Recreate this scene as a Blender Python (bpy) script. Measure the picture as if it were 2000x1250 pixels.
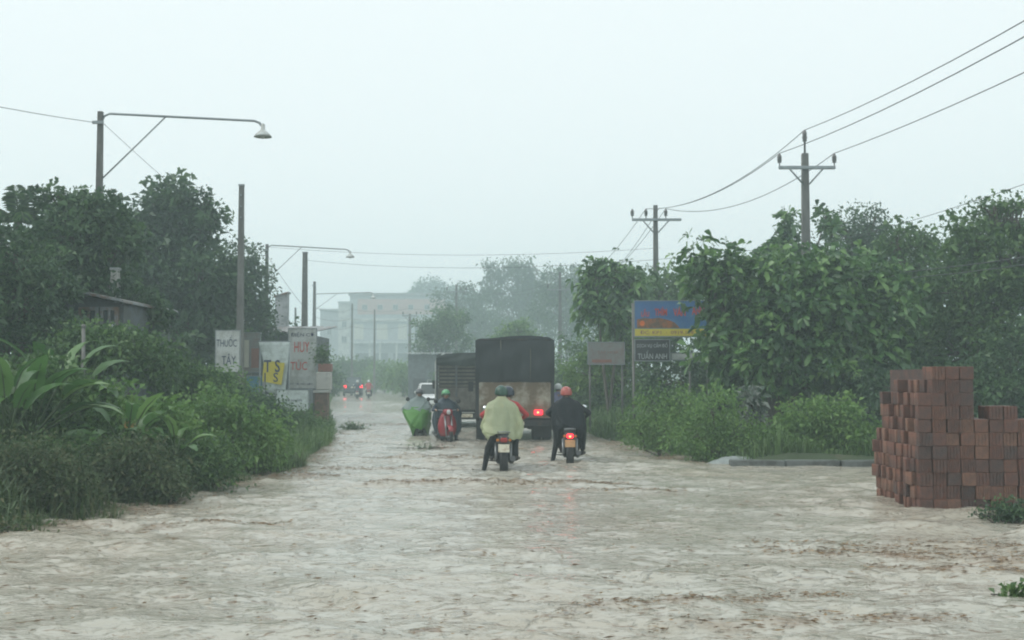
import bpy, bmesh, math, random
import numpy as np
from mathutils import Vector, Matrix

R = math.radians
rng = np.random.default_rng(7)
random.seed(7)
for o in list(bpy.data.objects):
    bpy.data.objects.remove(o)
scene = bpy.context.scene
COL = scene.collection

# ------------------------------------------------------------------ camera
CAM_H, FPX, PITCH = 1.67, 2400.0, math.atan(115 / 2400.0)
cam_d = bpy.data.cameras.new("camera")
cam = bpy.data.objects.new("camera", cam_d)
COL.objects.link(cam)
cam_d.sensor_width = 36.0
cam_d.lens = 36.0 * FPX / 2000.0
cam_d.clip_start, cam_d.clip_end = 0.1, 2000.0
cam.location = (0, 0, CAM_H)
cam.rotation_euler = (R(90) + PITCH, 0, 0)
scene.camera = cam

# ------------------------------------------------------------------ world: rain-grey overcast over a thin blue sky
SUN_EL, SUN_AZ = R(46), R(-100)
world = bpy.data.worlds.new("World")
scene.world = world
world.use_nodes = True
wn, wl = world.node_tree.nodes, world.node_tree.links
wn.clear()
w_out = wn.new("ShaderNodeOutputWorld")
w_bg = wn.new("ShaderNodeBackground")
w_sky = wn.new("ShaderNodeTexSky")
w_sky.sky_type = 'NISHITA'
w_sky.sun_disc = False
w_sky.sun_elevation = SUN_EL
w_sky.sun_rotation = SUN_AZ
w_sky.dust_density = 4.0
w_mix = wn.new("ShaderNodeMix")
w_mix.data_type = 'RGBA'
w_mix.inputs[0].default_value = 0.93          # share of cloud cover
w_mix.inputs[7].default_value = (9.85, 10.55, 10.62, 1)   # cloud brightness (before strength 0.1)
wl.new(w_sky.outputs[0], w_mix.inputs[6])
wl.new(w_mix.outputs[2], w_bg.inputs[0])
w_bg.inputs[1].default_value = 0.1
wl.new(w_bg.outputs[0], w_out.inputs[0])

# ------------------------------------------------------------------ sun behind the cloud
sun_d = bpy.data.lights.new("sun", 'SUN')
sun_d.energy = 1.5
sun_d.angle = R(40)
sun_d.color = (1.0, 0.97, 0.92)
sun = bpy.data.objects.new("sun", sun_d)
COL.objects.link(sun)
sun.rotation_euler = Vector((-math.sin(SUN_AZ) * math.cos(SUN_EL), -math.cos(SUN_AZ) * math.cos(SUN_EL), -math.sin(SUN_EL))).to_track_quat('-Z', 'Y').to_euler()

# ------------------------------------------------------------------ exposure and sampling
vs = scene.view_settings
vs.view_transform = 'Standard'
vs.look = 'None'
vs.exposure = 0.07
vs.gamma = 1.0
vs.use_curve_mapping = False
scene.render.engine = 'CYCLES'
cy = scene.cycles
cy.use_denoising = True
cy.max_bounces = 6
cy.diffuse_bounces = 3
cy.glossy_bounces = 3
cy.transmission_bounces = 4
cy.transparent_max_bounces = 8
cy.volume_bounces = 2
cy.sample_clamp_indirect = 4.0
cy.caustics_reflective = False
cy.caustics_refractive = False
cy.pixel_filter_type = 'BLACKMAN_HARRIS'
cy.filter_width = 2.0


# ------------------------------------------------------------------ placing helpers (metres from pixel bearings)
def at(u, v, D):
    """the world point that lies D metres ahead on the bearing of photograph pixel (u, v)"""
    x, y = (u - 1000) / FPX, (625 - v) / FPX
    c, s = math.cos(PITCH), math.sin(PITCH)
    t = D / (c - y * s)
    return Vector((x * t, D, CAM_H + t * (s + y * c)))


def rise(y):
    """the road climbs gently out of the dip beyond 95 m"""
    t = np.clip((np.asarray(y, float) - 95.0) / 110.0, 0, 1.6)
    return 1.35 * t * t


YL = [-30, 5, 10, 13.8, 14.8, 18.2, 22.9, 28, 32, 42, 60, 80, 120, 160, 200, 420]
XL = [-14, -8, -6.5, -5.7, -5.1, -5.0, -4.3, -4.7, -4.9, -6.3, -9, -12, -17.5, -23.5, -29, -60]
YR = [-30, 20, 22.5, 23.8, 26, 30, 36, 50, 65, 80, 120, 160, 200, 420]
XR = [30, 26, 20, 4.0, 3.6, 3.0, 2.5, 2.4, 1.0, -1.5, -9, -16, -23, -50]


def ground_z(x, y):
    x, y = np.asarray(x, float), np.asarray(y, float)
    wob = 0.35 * np.sin(y * 1.7) * np.cos(y * 0.63 + 1) + 0.18 * np.sin(y * 4.1 + x)
    d = np.maximum(np.interp(y, YL, XL) + wob - x, x - np.interp(y, YR, XR) - wob)
    t = np.clip((d + 0.8) / 2.2, 0, 1)
    h = -0.22 + 0.42 * t * t * (3 - 2 * t)
    h += 0.05 * np.sin(x * 1.3 + y * 0.7) * np.sin(y * 1.1 - x * 0.4) * t
    return h + rise(y)


# ------------------------------------------------------------------ materials
def nodes_of(m):
    m.use_nodes = True
    return m.node_tree.nodes, m.node_tree.links


def pmat(name, col, rough=0.6, var=0.12, scale=5.0, bump=0.0, bscale=40.0, metal=0.0, dirt=None, dirt_amt=0.4, dscale=3.0,
         emit=None, estr=0.0, trans=0.0, alpha=1.0, spec=0.5, stretch=(1, 1, 1)):
    """a principled surface whose colour drifts with noise; dirt = a second colour in ragged patches"""
    m = bpy.data.materials.new(name)
    n, l = nodes_of(m)
    b = n["Principled BSDF"]
    tc = n.new("ShaderNodeTexCoord")
    mp = n.new("ShaderNodeMapping")
    mp.inputs['Scale'].default_value = stretch
    l.new(tc.outputs['Object'], mp.inputs[0])
    nz = n.new("ShaderNodeTexNoise")
    nz.inputs['Scale'].default_value = scale
    nz.inputs['Detail'].default_value = 6
    nz.inputs['Roughness'].default_value = 0.65
    l.new(mp.outputs[0], nz.inputs['Vector'])
    mr = n.new("ShaderNodeMapRange")
    mr.inputs[1].default_value, mr.inputs[2].default_value = 0.25, 0.75
    mr.inputs[3].default_value, mr.inputs[4].default_value = 1 - var, 1 + var
    l.new(nz.outputs[0], mr.inputs[0])
    mul = n.new("ShaderNodeMix")
    mul.data_type = 'RGBA'
    mul.blend_type = 'MULTIPLY'
    mul.inputs[0].default_value = 1.0
    mul.inputs[6].default_value = (*col, 1)
    l.new(mr.outputs[0], mul.inputs[7])
    out = mul.outputs[2]
    if dirt:
        nd = n.new("ShaderNodeTexNoise")
        nd.inputs['Scale'].default_value = dscale
        nd.inputs['Detail'].default_value = 8
        nd.inputs['Roughness'].default_value = 0.7
        l.new(mp.outputs[0], nd.inputs['Vector'])
        rp = n.new("ShaderNodeMapRange")
        rp.inputs[1].default_value, rp.inputs[2].default_value = 0.62 - dirt_amt * 0.4, 0.72 - dirt_amt * 0.3
        l.new(nd.outputs[0], rp.inputs[0])
        mx = n.new("ShaderNodeMix")
        mx.data_type = 'RGBA'
        l.new(rp.outputs[0], mx.inputs[0])
        l.new(out, mx.inputs[6])
        mx.inputs[7].default_value = (*dirt, 1)
        out = mx.outputs[2]
    l.new(out, b.inputs['Base Color'])
    b.inputs['Roughness'].default_value = rough
    b.inputs['Metallic'].default_value = metal
    b.inputs['Specular IOR Level'].default_value = spec
    if trans:
        b.inputs['Transmission Weight'].default_value = trans
    if alpha < 1:
        b.inputs['Alpha'].default_value = alpha
    if emit:
        b.inputs['Emission Color'].default_value = (*emit, 1)
        b.inputs['Emission Strength'].default_value = estr
    if bump:
        nb = n.new("ShaderNodeTexNoise")
        nb.inputs['Scale'].default_value = bscale
        nb.inputs['Detail'].default_value = 4
        l.new(mp.outputs[0], nb.inputs['Vector'])
        bp = n.new("ShaderNodeBump")
        bp.inputs['Strength'].default_value = bump
        bp.inputs['Distance'].default_value = 0.02
        l.new(nb.outputs[0], bp.inputs['Height'])
        l.new(bp.outputs[0], b.inputs['Normal'])
    return m


def leafmat(name, cols, rough=0.42, trans=0.28):
    """leaf colour picked per leaf from a ramp; a share of the light passes through the blade"""
    m = bpy.data.materials.new(name)
    n, l = nodes_of(m)
    b = n["Principled BSDF"]
    out = n["Material Output"]
    a = n.new("ShaderNodeAttribute")
    a.attribute_name = "rnd"
    rp = n.new("ShaderNodeValToRGB")
    el = rp.color_ramp.elements
    el[0].position, el[0].color = 0.0, (*cols[0], 1)
    el[1].position, el[1].color = 1.0, (*cols[-1], 1)
    for i, c in enumerate(cols[1:-1]):
        e = el.new((i + 1) / (len(cols) - 1))
        e.color = (*c, 1)
    l.new(a.outputs['Fac'], rp.inputs[0])
    l.new(rp.outputs[0], b.inputs['Base Color'])
    b.inputs['Roughness'].default_value = rough
    t = n.new("ShaderNodeBsdfTranslucent")
    l.new(rp.outputs[0], t.inputs[0])
    mx = n.new("ShaderNodeMixShader")
    mx.inputs[0].default_value = trans
    l.new(b.outputs[0], mx.inputs[1])
    l.new(t.outputs[0], mx.inputs[2])
    l.new(mx.outputs[0], out.inputs[0])
    return m


# ------------------------------------------------------------------ object helpers
def tag(o, label=None, cat=None, group=None, kind=None):
    if label: o["label"] = label
    if cat: o["category"] = cat
    if group: o["group"] = group
    if kind: o["kind"] = kind
    return o


def empty(name, loc=(0, 0, 0), rz=0.0):
    o = bpy.data.objects.new(name, None)
    COL.objects.link(o)
    o.location = loc
    o.rotation_euler = (0, 0, rz)
    o.empty_display_size = 0.1
    return o


def link(name, me, mats, parent=None, loc=None, rz=0.0):
    o = bpy.data.objects.new(name, me)
    COL.objects.link(o)
    if mats is not None and len(me.materials) == 0:
        for m in (mats if isinstance(mats, (list, tuple)) else [mats]):
            me.materials.append(m)
    if parent: o.parent = parent
    if loc is not None: o.location = loc
    if rz: o.rotation_euler = (0, 0, rz)
    return o


def copy_tree(o, parent=None):
    c = o.copy()
    COL.objects.link(c)
    c.parent = parent
    for ch in list(o.children):
        copy_tree(ch, c)
    return c


def frame_from(axis):
    a = Vector(axis).normalized()
    ref = Vector((0, 0, 1)) if abs(a.z) < 0.95 else Vector((1, 0, 0))
    u = a.cross(ref).normalized()
    return u, a.cross(u).normalized()


class MB:
    """collects shapes into one mesh"""

    def __init__(s):
        s.v, s.f, s.m, s.sm = [], [], [], []

    def add(s, verts, faces, m=0, smooth=False):
        k = len(s.v)
        s.v += [tuple(p) for p in verts]
        for f in faces:
            s.f.append([i + k for i in f])
            s.m.append(m)
            s.sm.append(smooth)
        return s

    def box(s, c, size, rz=0.0, m=0, rx=0.0, ry=0.0):
        M = Matrix.Rotation(rz, 3, 'Z') @ Matrix.Rotation(ry, 3, 'Y') @ Matrix.Rotation(rx, 3, 'X')
        h = [x / 2 for x in size]
        vs = [Vector(c) + M @ Vector((sx * h[0], sy * h[1], sz * h[2])) for sz in (-1, 1) for sx, sy in ((-1, -1), (1, -1), (1, 1), (-1, 1))]
        return s.add(vs, [(3, 2, 1, 0), (4, 5, 6, 7), (0, 1, 5, 4), (1, 2, 6, 5), (2, 3, 7, 6), (3, 0, 4, 7)], m)

    def cbox(s, c, size, b=0.02, rz=0.0, m=0, rx=0.0, ry=0.0, seg=1):
        bm = bmesh.new()
        bmesh.ops.create_cube(bm, size=1.0)
        bmesh.ops.scale(bm, vec=size, verts=bm.verts)
        bmesh.ops.bevel(bm, geom=bm.edges[:], offset=b, segments=seg, affect='EDGES', profile=0.5)
        M = Matrix.Rotation(rz, 3, 'Z') @ Matrix.Rotation(ry, 3, 'Y') @ Matrix.Rotation(rx, 3, 'X')
        bm.verts.index_update()
        s.add([Vector(c) + M @ v.co for v in bm.verts], [[v.index for v in f.verts] for f in bm.faces], m, False)
        bm.free()
        return s

    def tube(s, pts, rad, n=8, m=0, caps=True, smooth=True):
        pts = [Vector(p) for p in pts]
        if not isinstance(rad, (list, tuple)): rad = [rad] * len(pts)
        vs, fs = [], []
        u = None
        for i, p in enumerate(pts):
            a = (pts[min(i + 1, len(pts) - 1)] - pts[max(i - 1, 0)])
            if a.length < 1e-9: a = Vector((0, 0, 1))
            a.normalize()
            if u is None:
                u, w = frame_from(a)
            else:
                u = (u - a * u.dot(a))
                u = u.normalized() if u.length > 1e-6 else frame_from(a)[0]
            w = a.cross(u)
            for k in range(n):
                t = 2 * math.pi * k / n
                vs.append(p + (u * math.cos(t) + w * math.sin(t)) * rad[i])
        for i in range(len(pts) - 1):
            for k in range(n):
                fs.append((i * n + k, i * n + (k + 1) % n, (i + 1) * n + (k + 1) % n, (i + 1) * n + k))
        s.add(vs, fs, m, smooth)
        if caps:
            k0 = len(s.v) - len(vs)
            s.f.append([k0 + k for k in range(n)][::-1]); s.m.append(m); s.sm.append(False)
            s.f.append([k0 + (len(pts) - 1) * n + k for k in range(n)]); s.m.append(m); s.sm.append(False)
        return s

    def loft(s, rings, m=0, smooth=True, caps=(True, True)):
        n = len(rings[0])
        vs = [p for r in rings for p in r]
        fs = []
        for i in range(len(rings) - 1):
            for k in range(n):
                fs.append((i * n + k, i * n + (k + 1) % n, (i + 1) * n + (k + 1) % n, (i + 1) * n + k))
        k0 = len(s.v)
        s.add(vs, fs, m, smooth)
        if caps[0]: s.f.append([k0 + k for k in range(n)][::-1]); s.m.append(m); s.sm.append(False)
        if caps[1]: s.f.append([k0 + (len(rings) - 1) * n + k for k in range(n)]); s.m.append(m); s.sm.append(False)
        return s

    def lathe(s, prof, o=(0, 0, 0), axis='Z', n=20, m=0, smooth=True, caps=(True, True)):
        rings = []
        o = Vector(o)
        for r, z in prof:
            ring = []
            for k in range(n):
                t = 2 * math.pi * k / n
                a, b = r * math.cos(t), r * math.sin(t)
                ring.append(o + (Vector((a, b, z)) if axis == 'Z' else Vector((z, a, b)) if axis == 'X' else Vector((b, z, a))))
            rings.append(ring)
        return s.loft(rings, m, smooth, caps)

    def ball(s, c, r, n=10, m=0):
        rr = r if isinstance(r, (list, tuple)) else (r, r, r)
        rings = []
        for i in range(n // 2 + 1):
            ph = math.pi * (i / (n // 2)) * 0.998 + 0.003
            rings.append([Vector(c) + Vector((rr[0] * math.sin(ph) * math.cos(2 * math.pi * k / n), rr[1] * math.sin(ph) * math.sin(2 * math.pi * k / n), -rr[2] * math.cos(ph))) for k in range(n)])
        return s.loft(rings, m, True, (True, True))

    def prism(s, poly, y0, y1, m=0, axis='Y'):
        """extrude an (x, z) outline along Y, or a (y, z) outline along X"""
        f = (lambda p, t: (p[0], t, p[1])) if axis == 'Y' else (lambda p, t: (t, p[0], p[1])) if axis == 'X' else (lambda p, t: (p[0], p[1], t))
        n = len(poly)
        vs = [f(p, y0) for p in poly] + [f(p, y1) for p in poly]
        fs = [tuple(range(n)), tuple(range(2 * n - 1, n - 1, -1))] + [(k, n + k, n + (k + 1) % n, (k + 1) % n) for k in range(n)]
        return s.add(vs, fs, m)

    def mesh(s, name):
        me = bpy.data.meshes.new(name)
        me.from_pydata(s.v, [], s.f)
        me.polygons.foreach_set('material_index', s.m)
        me.polygons.foreach_set('use_smooth', s.sm)
        bm = bmesh.new()
        bm.from_mesh(me)
        bmesh.ops.recalc_face_normals(bm, faces=bm.faces)
        bm.to_mesh(me)
        bm.free()
        me.update()
        return me

    def build(s, name, mats, parent=None, loc=None, rz=0.0):
        return link(name, s.mesh(name), mats, parent, loc, rz)


def np_mesh(name, V, tris=None, quads=None, rnd=None, smooth=False):
    me = bpy.data.meshes.new(name)
    V = np.asarray(V, np.float32)
    nt = 0 if tris is None else len(tris)
    nq = 0 if quads is None else len(quads)
    me.vertices.add(len(V))
    me.vertices.foreach_set('co', V.ravel())
    idx, starts = [], []
    if nt: idx.append(np.asarray(tris, np.int32).ravel())
    if nq: idx.append(np.asarray(quads, np.int32).ravel())
    idx = np.concatenate(idx)
    st = np.concatenate([np.arange(nt) * 3, nt * 3 + np.arange(nq) * 4]).astype(np.int32)
    me.loops.add(len(idx))
    me.loops.foreach_set('vertex_index', idx)
    me.polygons.add(nt + nq)
    me.polygons.foreach_set('loop_start', st)
    me.polygons.foreach_set('use_smooth', np.full(nt + nq, smooth))
    if rnd is not None:
        a = me.attributes.new('rnd', 'FLOAT', 'POINT')
        a.data.foreach_set('value', np.asarray(rnd, np.float32))
    me.update(calc_edges=True)
    me.validate()
    return me


def text(parent, body, mat, x, z, w, h, y=-0.004, name="lettering", bold=0.0, align='C'):
    """lettering fitted to w x h metres on a panel that faces -Y; (x, z) is its centre (or its left end)"""
    cu = bpy.data.curves.new("t", 'FONT')
    cu.body = body
    cu.extrude = 0.004
    cu.offset = bold
    cu.resolution_u = 3
    t = bpy.data.objects.new("t", cu)
    COL.objects.link(t)
    bpy.context.view_layer.update()
    me = bpy.data.meshes.new_from_object(t.evaluated_get(bpy.context.evaluated_depsgraph_get()))
    bpy.data.objects.remove(t)
    co = np.zeros(len(me.vertices) * 3)
    me.vertices.foreach_get('co', co)
    co = co.reshape(-1, 3)
    lo, hi = co.min(0), co.max(0)
    X = (co[:, 0] - (lo[0] + hi[0]) / 2) * (w / (hi[0] - lo[0]))
    Z = (co[:, 1] - (lo[1] + hi[1]) / 2) * (h / (hi[1] - lo[1]))
    Y = -co[:, 2] * 0.5
    me.vertices.foreach_set('co', np.stack([X, Y, Z], 1).ravel())
    me.materials.clear()
    return link(name, me, mat, parent, (x, y - 0.003, z))


# ================================================================== THE SETTING
def axis_steps(spec):
    out = []
    for a, b, st in spec:
        out.append(np.arange(a, b - st * 0.5, st))
    out.append([spec[-1][1]])
    return np.concatenate(out)


def sheet(name, xs, ys, zf, smooth=True):
    X, Y = np.meshgrid(xs, ys)
    Z = zf(X, Y)
    V = np.stack([X, Y, Z], -1).reshape(-1, 3)
    nx, ny = len(xs), len(ys)
    i = (np.arange(ny - 1)[:, None] * nx + np.arange(nx - 1)[None, :]).ravel()
    return np_mesh(name, V, quads=np.stack([i, i + 1, i + nx + 1, i + nx], 1), smooth=smooth)


def ground_mat():
    m = pmat("wet_earth", (0.10, 0.085, 0.055), rough=0.75, var=0.35, scale=0.9, bump=0.6, bscale=14, dirt=(0.045, 0.07, 0.03), dirt_amt=0.75, dscale=0.7)
    return m


gx = axis_steps([(-200, -30, 10), (-30, 30, 0.6), (30, 200, 10)])
gy = axis_steps([(-15, 8, 1.5), (8, 60, 0.5), (60, 160, 2.0), (160, 420, 10)])
ground = link("ground", sheet("ground", gx, gy, ground_z), ground_mat())
tag(ground, "muddy verge of earth beside the flooded road", "ground", kind="structure")

# ---- flood water: long swell, cross chop and standing waves where the current breaks over the road
WAVES = []
for k in range(64):
    lam = 0.22 * (9.0 ** rng.random())
    ang = R(rng.normal(78, 34))          # travel mostly across and down the road
    WAVES.append((2 * math.pi / lam * math.cos(ang), 2 * math.pi / lam * math.sin(ang), rng.uniform(0, 6.28), 0.0048 * lam ** 0.8))
RIDGES = [  # x0, x1, y, height, half width, slant: standing waves seen as brown lines
    (-2.4, 1.9, 19.75, 0.075, 0.16, 0.02), (-3.6, -1.2, 23.0, 0.035, 0.2, 0.05), (-3.3, -0.4, 26.4, 0.045, 0.2, -0.04), (0.9, 2.6, 18.6, 0.03, 0.16, 0.05),
    (-2.2, 0.4, 29.6, 0.05, 0.22, -0.08), (2.9, 4.9, 11.6, 0.05, 0.16, -0.35), (3.1, 5.2, 10.7, 0.04, 0.14, -0.3), (-4.5, -2.6, 14.2, 0.03, 0.16, 0.3),
    (0.3, 2.6, 9.3, 0.035, 0.14, 0.35), (0.9, 3.2, 8.6, 0.03, 0.12, 0.2), (-4.4, -3.0, 21.2, 0.05, 0.2, 0.15), (-6.4, -4.0, 37, 0.04, 0.3, 0.0), (-5.6, -3.2, 45, 0.05, 0.4, 0.0)]
WAKES = [  # x, y of the wheel, length, half width, height: wakes trailing towards us behind what moves away
    (-0.17, 22.45, 3.2, 0.10, 0.05), (1.18, 24.65, 3.0, 0.10, 0.05), (-0.6, 33.6, 5.0, 0.25, 0.06), (0.85, 33.6, 5.0, 0.25, 0.06), (-1.85, 33.2, 2.5, 0.1, 0.05), (-2.78, 36.6, 2.5, 0.12, 0.05)]


def water_z(X, Y):
    Z = np.zeros_like(X)
    for kx, ky, ph, a in WAVES:
        Z += a * np.sin(kx * X + ky * Y + ph + 0.6 * np.sin(X * 0.9 + Y * 0.37 + ph))
    Z *= 0.75 + 0.5 * np.sin(X * 0.5 + 1.3) * np.sin(Y * 0.31)
    for x0, x1, y, h, w, sl in RIDGES:
        xm = (x0 + x1) / 2
        fade = np.clip(1 - ((X - xm) / ((x1 - x0) / 2)) ** 4, 0, 1)
        yy = y + sl * (X - xm) + 0.06 * np.sin(X * 5.1 + y) + 0.04 * np.sin(X * 13 + 2 * y)
        t = (Y - yy) / w
        Z += h * fade * np.exp(-np.abs(t) ** 1.6) * (0.75 + 0.25 * np.sin(X * 9 + 3 * np.sin(X * 3)))
        Z -= 0.5 * h * fade * np.exp(-((t - 1.9) ** 2))
    for x0, y0, ln, wd, h in WAKES:
        t = y0 - Y
        fade = np.clip(t / 0.25, 0, 1) * np.clip(1 - t / ln, 0, 1) ** 1.2 * (t > 0)
        for sg in (-1, 1):
            Z += h * fade * np.exp(-((X - x0 - sg * (wd + 0.30 * t) - 0.03 * np.sin(Y * 9)) / (0.05 + 0.03 * np.clip(t, 0, 3))) ** 2)
        Z -= 0.5 * h * fade * np.exp(-((X - x0) / (wd + 0.15)) ** 2) * np.cos(t * 9)
    return Z + rise(Y)


def water_mat():
    m = bpy.data.materials.new("flood_water")
    n, l = nodes_of(m)
    b = n["Principled BSDF"]
    tc = n.new("ShaderNodeTexCoord")

    def noise(scale, st, detail=5, rough=0.6, dist=0.0):
        mp = n.new("ShaderNodeMapping")
        mp.inputs['Scale'].default_value = st
        l.new(tc.outputs['Object'], mp.inputs[0])
        z = n.new("ShaderNodeTexNoise")
        z.inputs['Scale'].default_value = scale
        z.inputs['Detail'].default_value = detail
        z.inputs['Roughness'].default_value = rough
        z.inputs['Distortion'].default_value = dist
        l.new(mp.outputs[0], z.inputs['Vector'])
        return z.outputs[0]

    def ramp(src, a, b2):
        r = n.new("ShaderNodeMapRange")
        r.inputs[1].default_value, r.inputs[2].default_value = a, b2
        l.new(src, r.inputs[0])
        return r.outputs[0]

    def mix(f, a, c):
        x = n.new("ShaderNodeMix")
        x.data_type = 'RGBA'
        l.new(f, x.inputs[0])
        for k, val in ((6, a), (7, c)):
            if isinstance(val, tuple): x.inputs[k].default_value = (*val, 1)
            else: l.new(val, x.inputs[k])
        return x.outputs[2]

    big = ramp(noise(0.28, (1, 0.7, 1), 5), 0.38, 0.66)
    silt = mix(big, (0.395, 0.385, 0.33), (0.38, 0.345, 0.28))
    churn = ramp(noise(2.6, (0.8, 1.0, 1), 8, 0.72, 0.4), 0.60, 0.70)        # clots of brown froth and washed-out straw
    col = mix(churn, silt, (0.32, 0.235, 0.15))
    fleck = ramp(noise(9.5, (0.45, 1.0, 1), 6, 0.66, 0.9), 0.575, 0.65)      # near faces of wavelets without sky reflection, painted in as brown flecks
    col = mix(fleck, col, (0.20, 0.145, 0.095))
    att = n.new("ShaderNodeAttribute")
    att.attribute_name = "scum"
    col = mix(att.outputs['Fac'], col, (0.20, 0.135, 0.082))
    l.new(col, b.inputs['Base Color'])
    b.inputs['Roughness'].default_value = 0.08
    b.inputs['IOR'].default_value = 1.33
    # relief: mostly slack water, broken by short steep wavelets in drifting patches, plus fine rain dimples
    patch = ramp(noise(0.55, (0.7, 1.0, 1), 3, 0.5, 0.3), 0.30, 0.70)
    def math2(op, x, y):
        q = n.new("ShaderNodeMath"); q.operation = op
        for k, val in enumerate((x, y)):
            if isinstance(val, (int, float)): q.inputs[k].default_value = val
            else: l.new(val, q.inputs[k])
        return q.outputs[0]
    w1 = math2('MAXIMUM', math2('SUBTRACT', noise(7.2, (0.55, 1.0, 1), 3, 0.5, 0.6), 0.53), 0.0)
    w2 = math2('MAXIMUM', math2('SUBTRACT', noise(16.0, (0.6, 1.0, 1), 3, 0.5, 0.5), 0.53), 0.0)
    wav = math2('MULTIPLY', math2('ADD', math2('MULTIPLY', w1, 1.9), math2('MULTIPLY', w2, 1.1)), math2('ADD', math2('MULTIPLY', patch, 0.75), 0.5))
    fine = math2('MULTIPLY', noise(30.0, (0.8, 1.0, 1), 2, 0.5, 0.2), 0.05)
    height = math2('ADD', wav, fine)
    bp = n.new("ShaderNodeBump")
    bp.inputs['Strength'].default_value = 1.0
    bp.inputs['Distance'].default_value = 0.10
    l.new(height, bp.inputs['Height'])
    l.new(bp.outputs[0], b.inputs['Normal'])
    return m


wx = axis_steps([(-60, -9, 3.0), (-9, 9, 0.085), (9, 60, 3.0)])
wy = axis_steps([(-15, 6, 1.0), (6, 26, 0.075), (26, 60, 0.2), (60, 160, 0.8), (160, 400, 12)])
_wm = sheet("flood_water", wx, wy, water_z)
# scum gathers along the standing waves and the flooded margins
_X, _Y = np.meshgrid(wx, wy)
_S = np.zeros_like(_X)
for _x0, _x1, _y, _h, _w, _sl in RIDGES:
    _xm = (_x0 + _x1) / 2
    _f = np.clip(1 - ((_X - _xm) / ((_x1 - _x0) / 2)) ** 4, 0, 1)
    _yy = _y + _sl * (_X - _xm) + 0.06 * np.sin(_X * 5.1 + _y) + 0.04 * np.sin(_X * 13 + 2 * _y)
    _S = np.maximum(_S, _f * np.exp(-((_Y - _yy + 0.4 * _w) / (0.75 * _w)) ** 2) * (0.55 + 0.45 * np.sin(_X * 7 + 2 * np.sin(_X * 2.3 + _y))) * min(1, _h / 0.05))
_edge = np.exp(-(np.minimum(np.abs(_X - np.interp(_Y, YL, XL) - 0.25), np.abs(_X - np.interp(_Y, YR, XR) + 0.3)) / 0.35) ** 2)
_S = np.maximum(_S, 0.75 * _edge * np.clip(0.5 + 0.9 * np.sin(_Y * 3.3) * np.sin(_Y * 1.27 + _X), 0, 1))
_at = _wm.attributes.new("scum", 'FLOAT', 'POINT')
_at.data.foreach_set('value', np.clip(_S * 1.0, 0, 1).ravel().astype(np.float32))
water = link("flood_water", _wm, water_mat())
tag(water, "muddy flood water running over the road", "water", kind="structure")

# ---- rain haze
hz = MB().box((0, 202.5, 14.8), (430, 455, 32.4)).build("haze", None)
tag(hz, "pale rain mist over the whole road", "haze", kind="stuff")
hm = bpy.data.materials.new("rain_mist")
hn, hl = nodes_of(hm)
hn.clear()
ho = hn.new("ShaderNodeOutputMaterial")
hv = hn.new("ShaderNodeVolumePrincipled")
hv.inputs['Color'].default_value = (0.80, 0.965, 1.0, 1)
hv.inputs['Density'].default_value = 0.0032
hv.inputs['Anisotropy'].default_value = 0.25
hl.new(hv.outputs[0], ho.inputs['Volume'])
hz.data.materials.append(hm)


# ================================================================== VEGETATION
LM = {
    'dark': leafmat("leaf_dark", [(0.022, 0.05, 0.026), (0.042, 0.096, 0.04), (0.10, 0.185, 0.07)]),
    'mid': leafmat("leaf_mid", [(0.03, 0.07, 0.026), (0.06, 0.135, 0.04), (0.14, 0.24, 0.07)]),
    'bright': leafmat("leaf_bright", [(0.055, 0.125, 0.036), (0.115, 0.23, 0.055), (0.19, 0.31, 0.085)]),
    'broad': leafmat("leaf_broad", [(0.024, 0.06, 0.026), (0.045, 0.115, 0.038), (0.10, 0.21, 0.06), (0.18, 0.31, 0.095)], rough=0.28),
    'banana': leafmat("leaf_banana", [(0.05, 0.13, 0.035), (0.09, 0.20, 0.055), (0.19, 0.32, 0.10)], rough=0.3, trans=0.35),
    'dry': leafmat("leaf_dry", [(0.04, 0.07, 0.028), (0.065, 0.11, 0.04), (0.12, 0.13, 0.06)], rough=0.6),
    'yellow': leafmat("leaf_yellow", [(0.38, 0.22, 0.04), (0.42, 0.27, 0.06)], rough=0.5),
    'straw': leafmat("drifting_straw", [(0.13, 0.09, 0.06), (0.20, 0.135, 0.08), (0.34, 0.23, 0.12)], rough=0.5, trans=0.1),
    'grass': leafmat("grass_blade", [(0.055, 0.11, 0.035), (0.095, 0.18, 0.05), (0.16, 0.25, 0.085)], rough=0.45),
    'weed': leafmat("weed_blade", [(0.045, 0.08, 0.03), (0.07, 0.125, 0.04), (0.15, 0.15, 0.08)], rough=0.5),
    'silver': leafmat("leaf_silver", [(0.04, 0.07, 0.05), (0.26, 0.29, 0.26), (0.05, 0.09, 0.06)], rough=0.35),
}
BARK = pmat("bark", (0.085, 0.075, 0.06), rough=0.8, var=0.4, scale=9, bump=0.6, bscale=25, stretch=(1, 1, 0.3))
STEM = pmat("green_stem", (0.055, 0.095, 0.035), rough=0.5, var=0.25, scale=12)


def unit(a):
    return a / np.maximum(np.linalg.norm(a, axis=1, keepdims=True), 1e-9)


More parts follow.
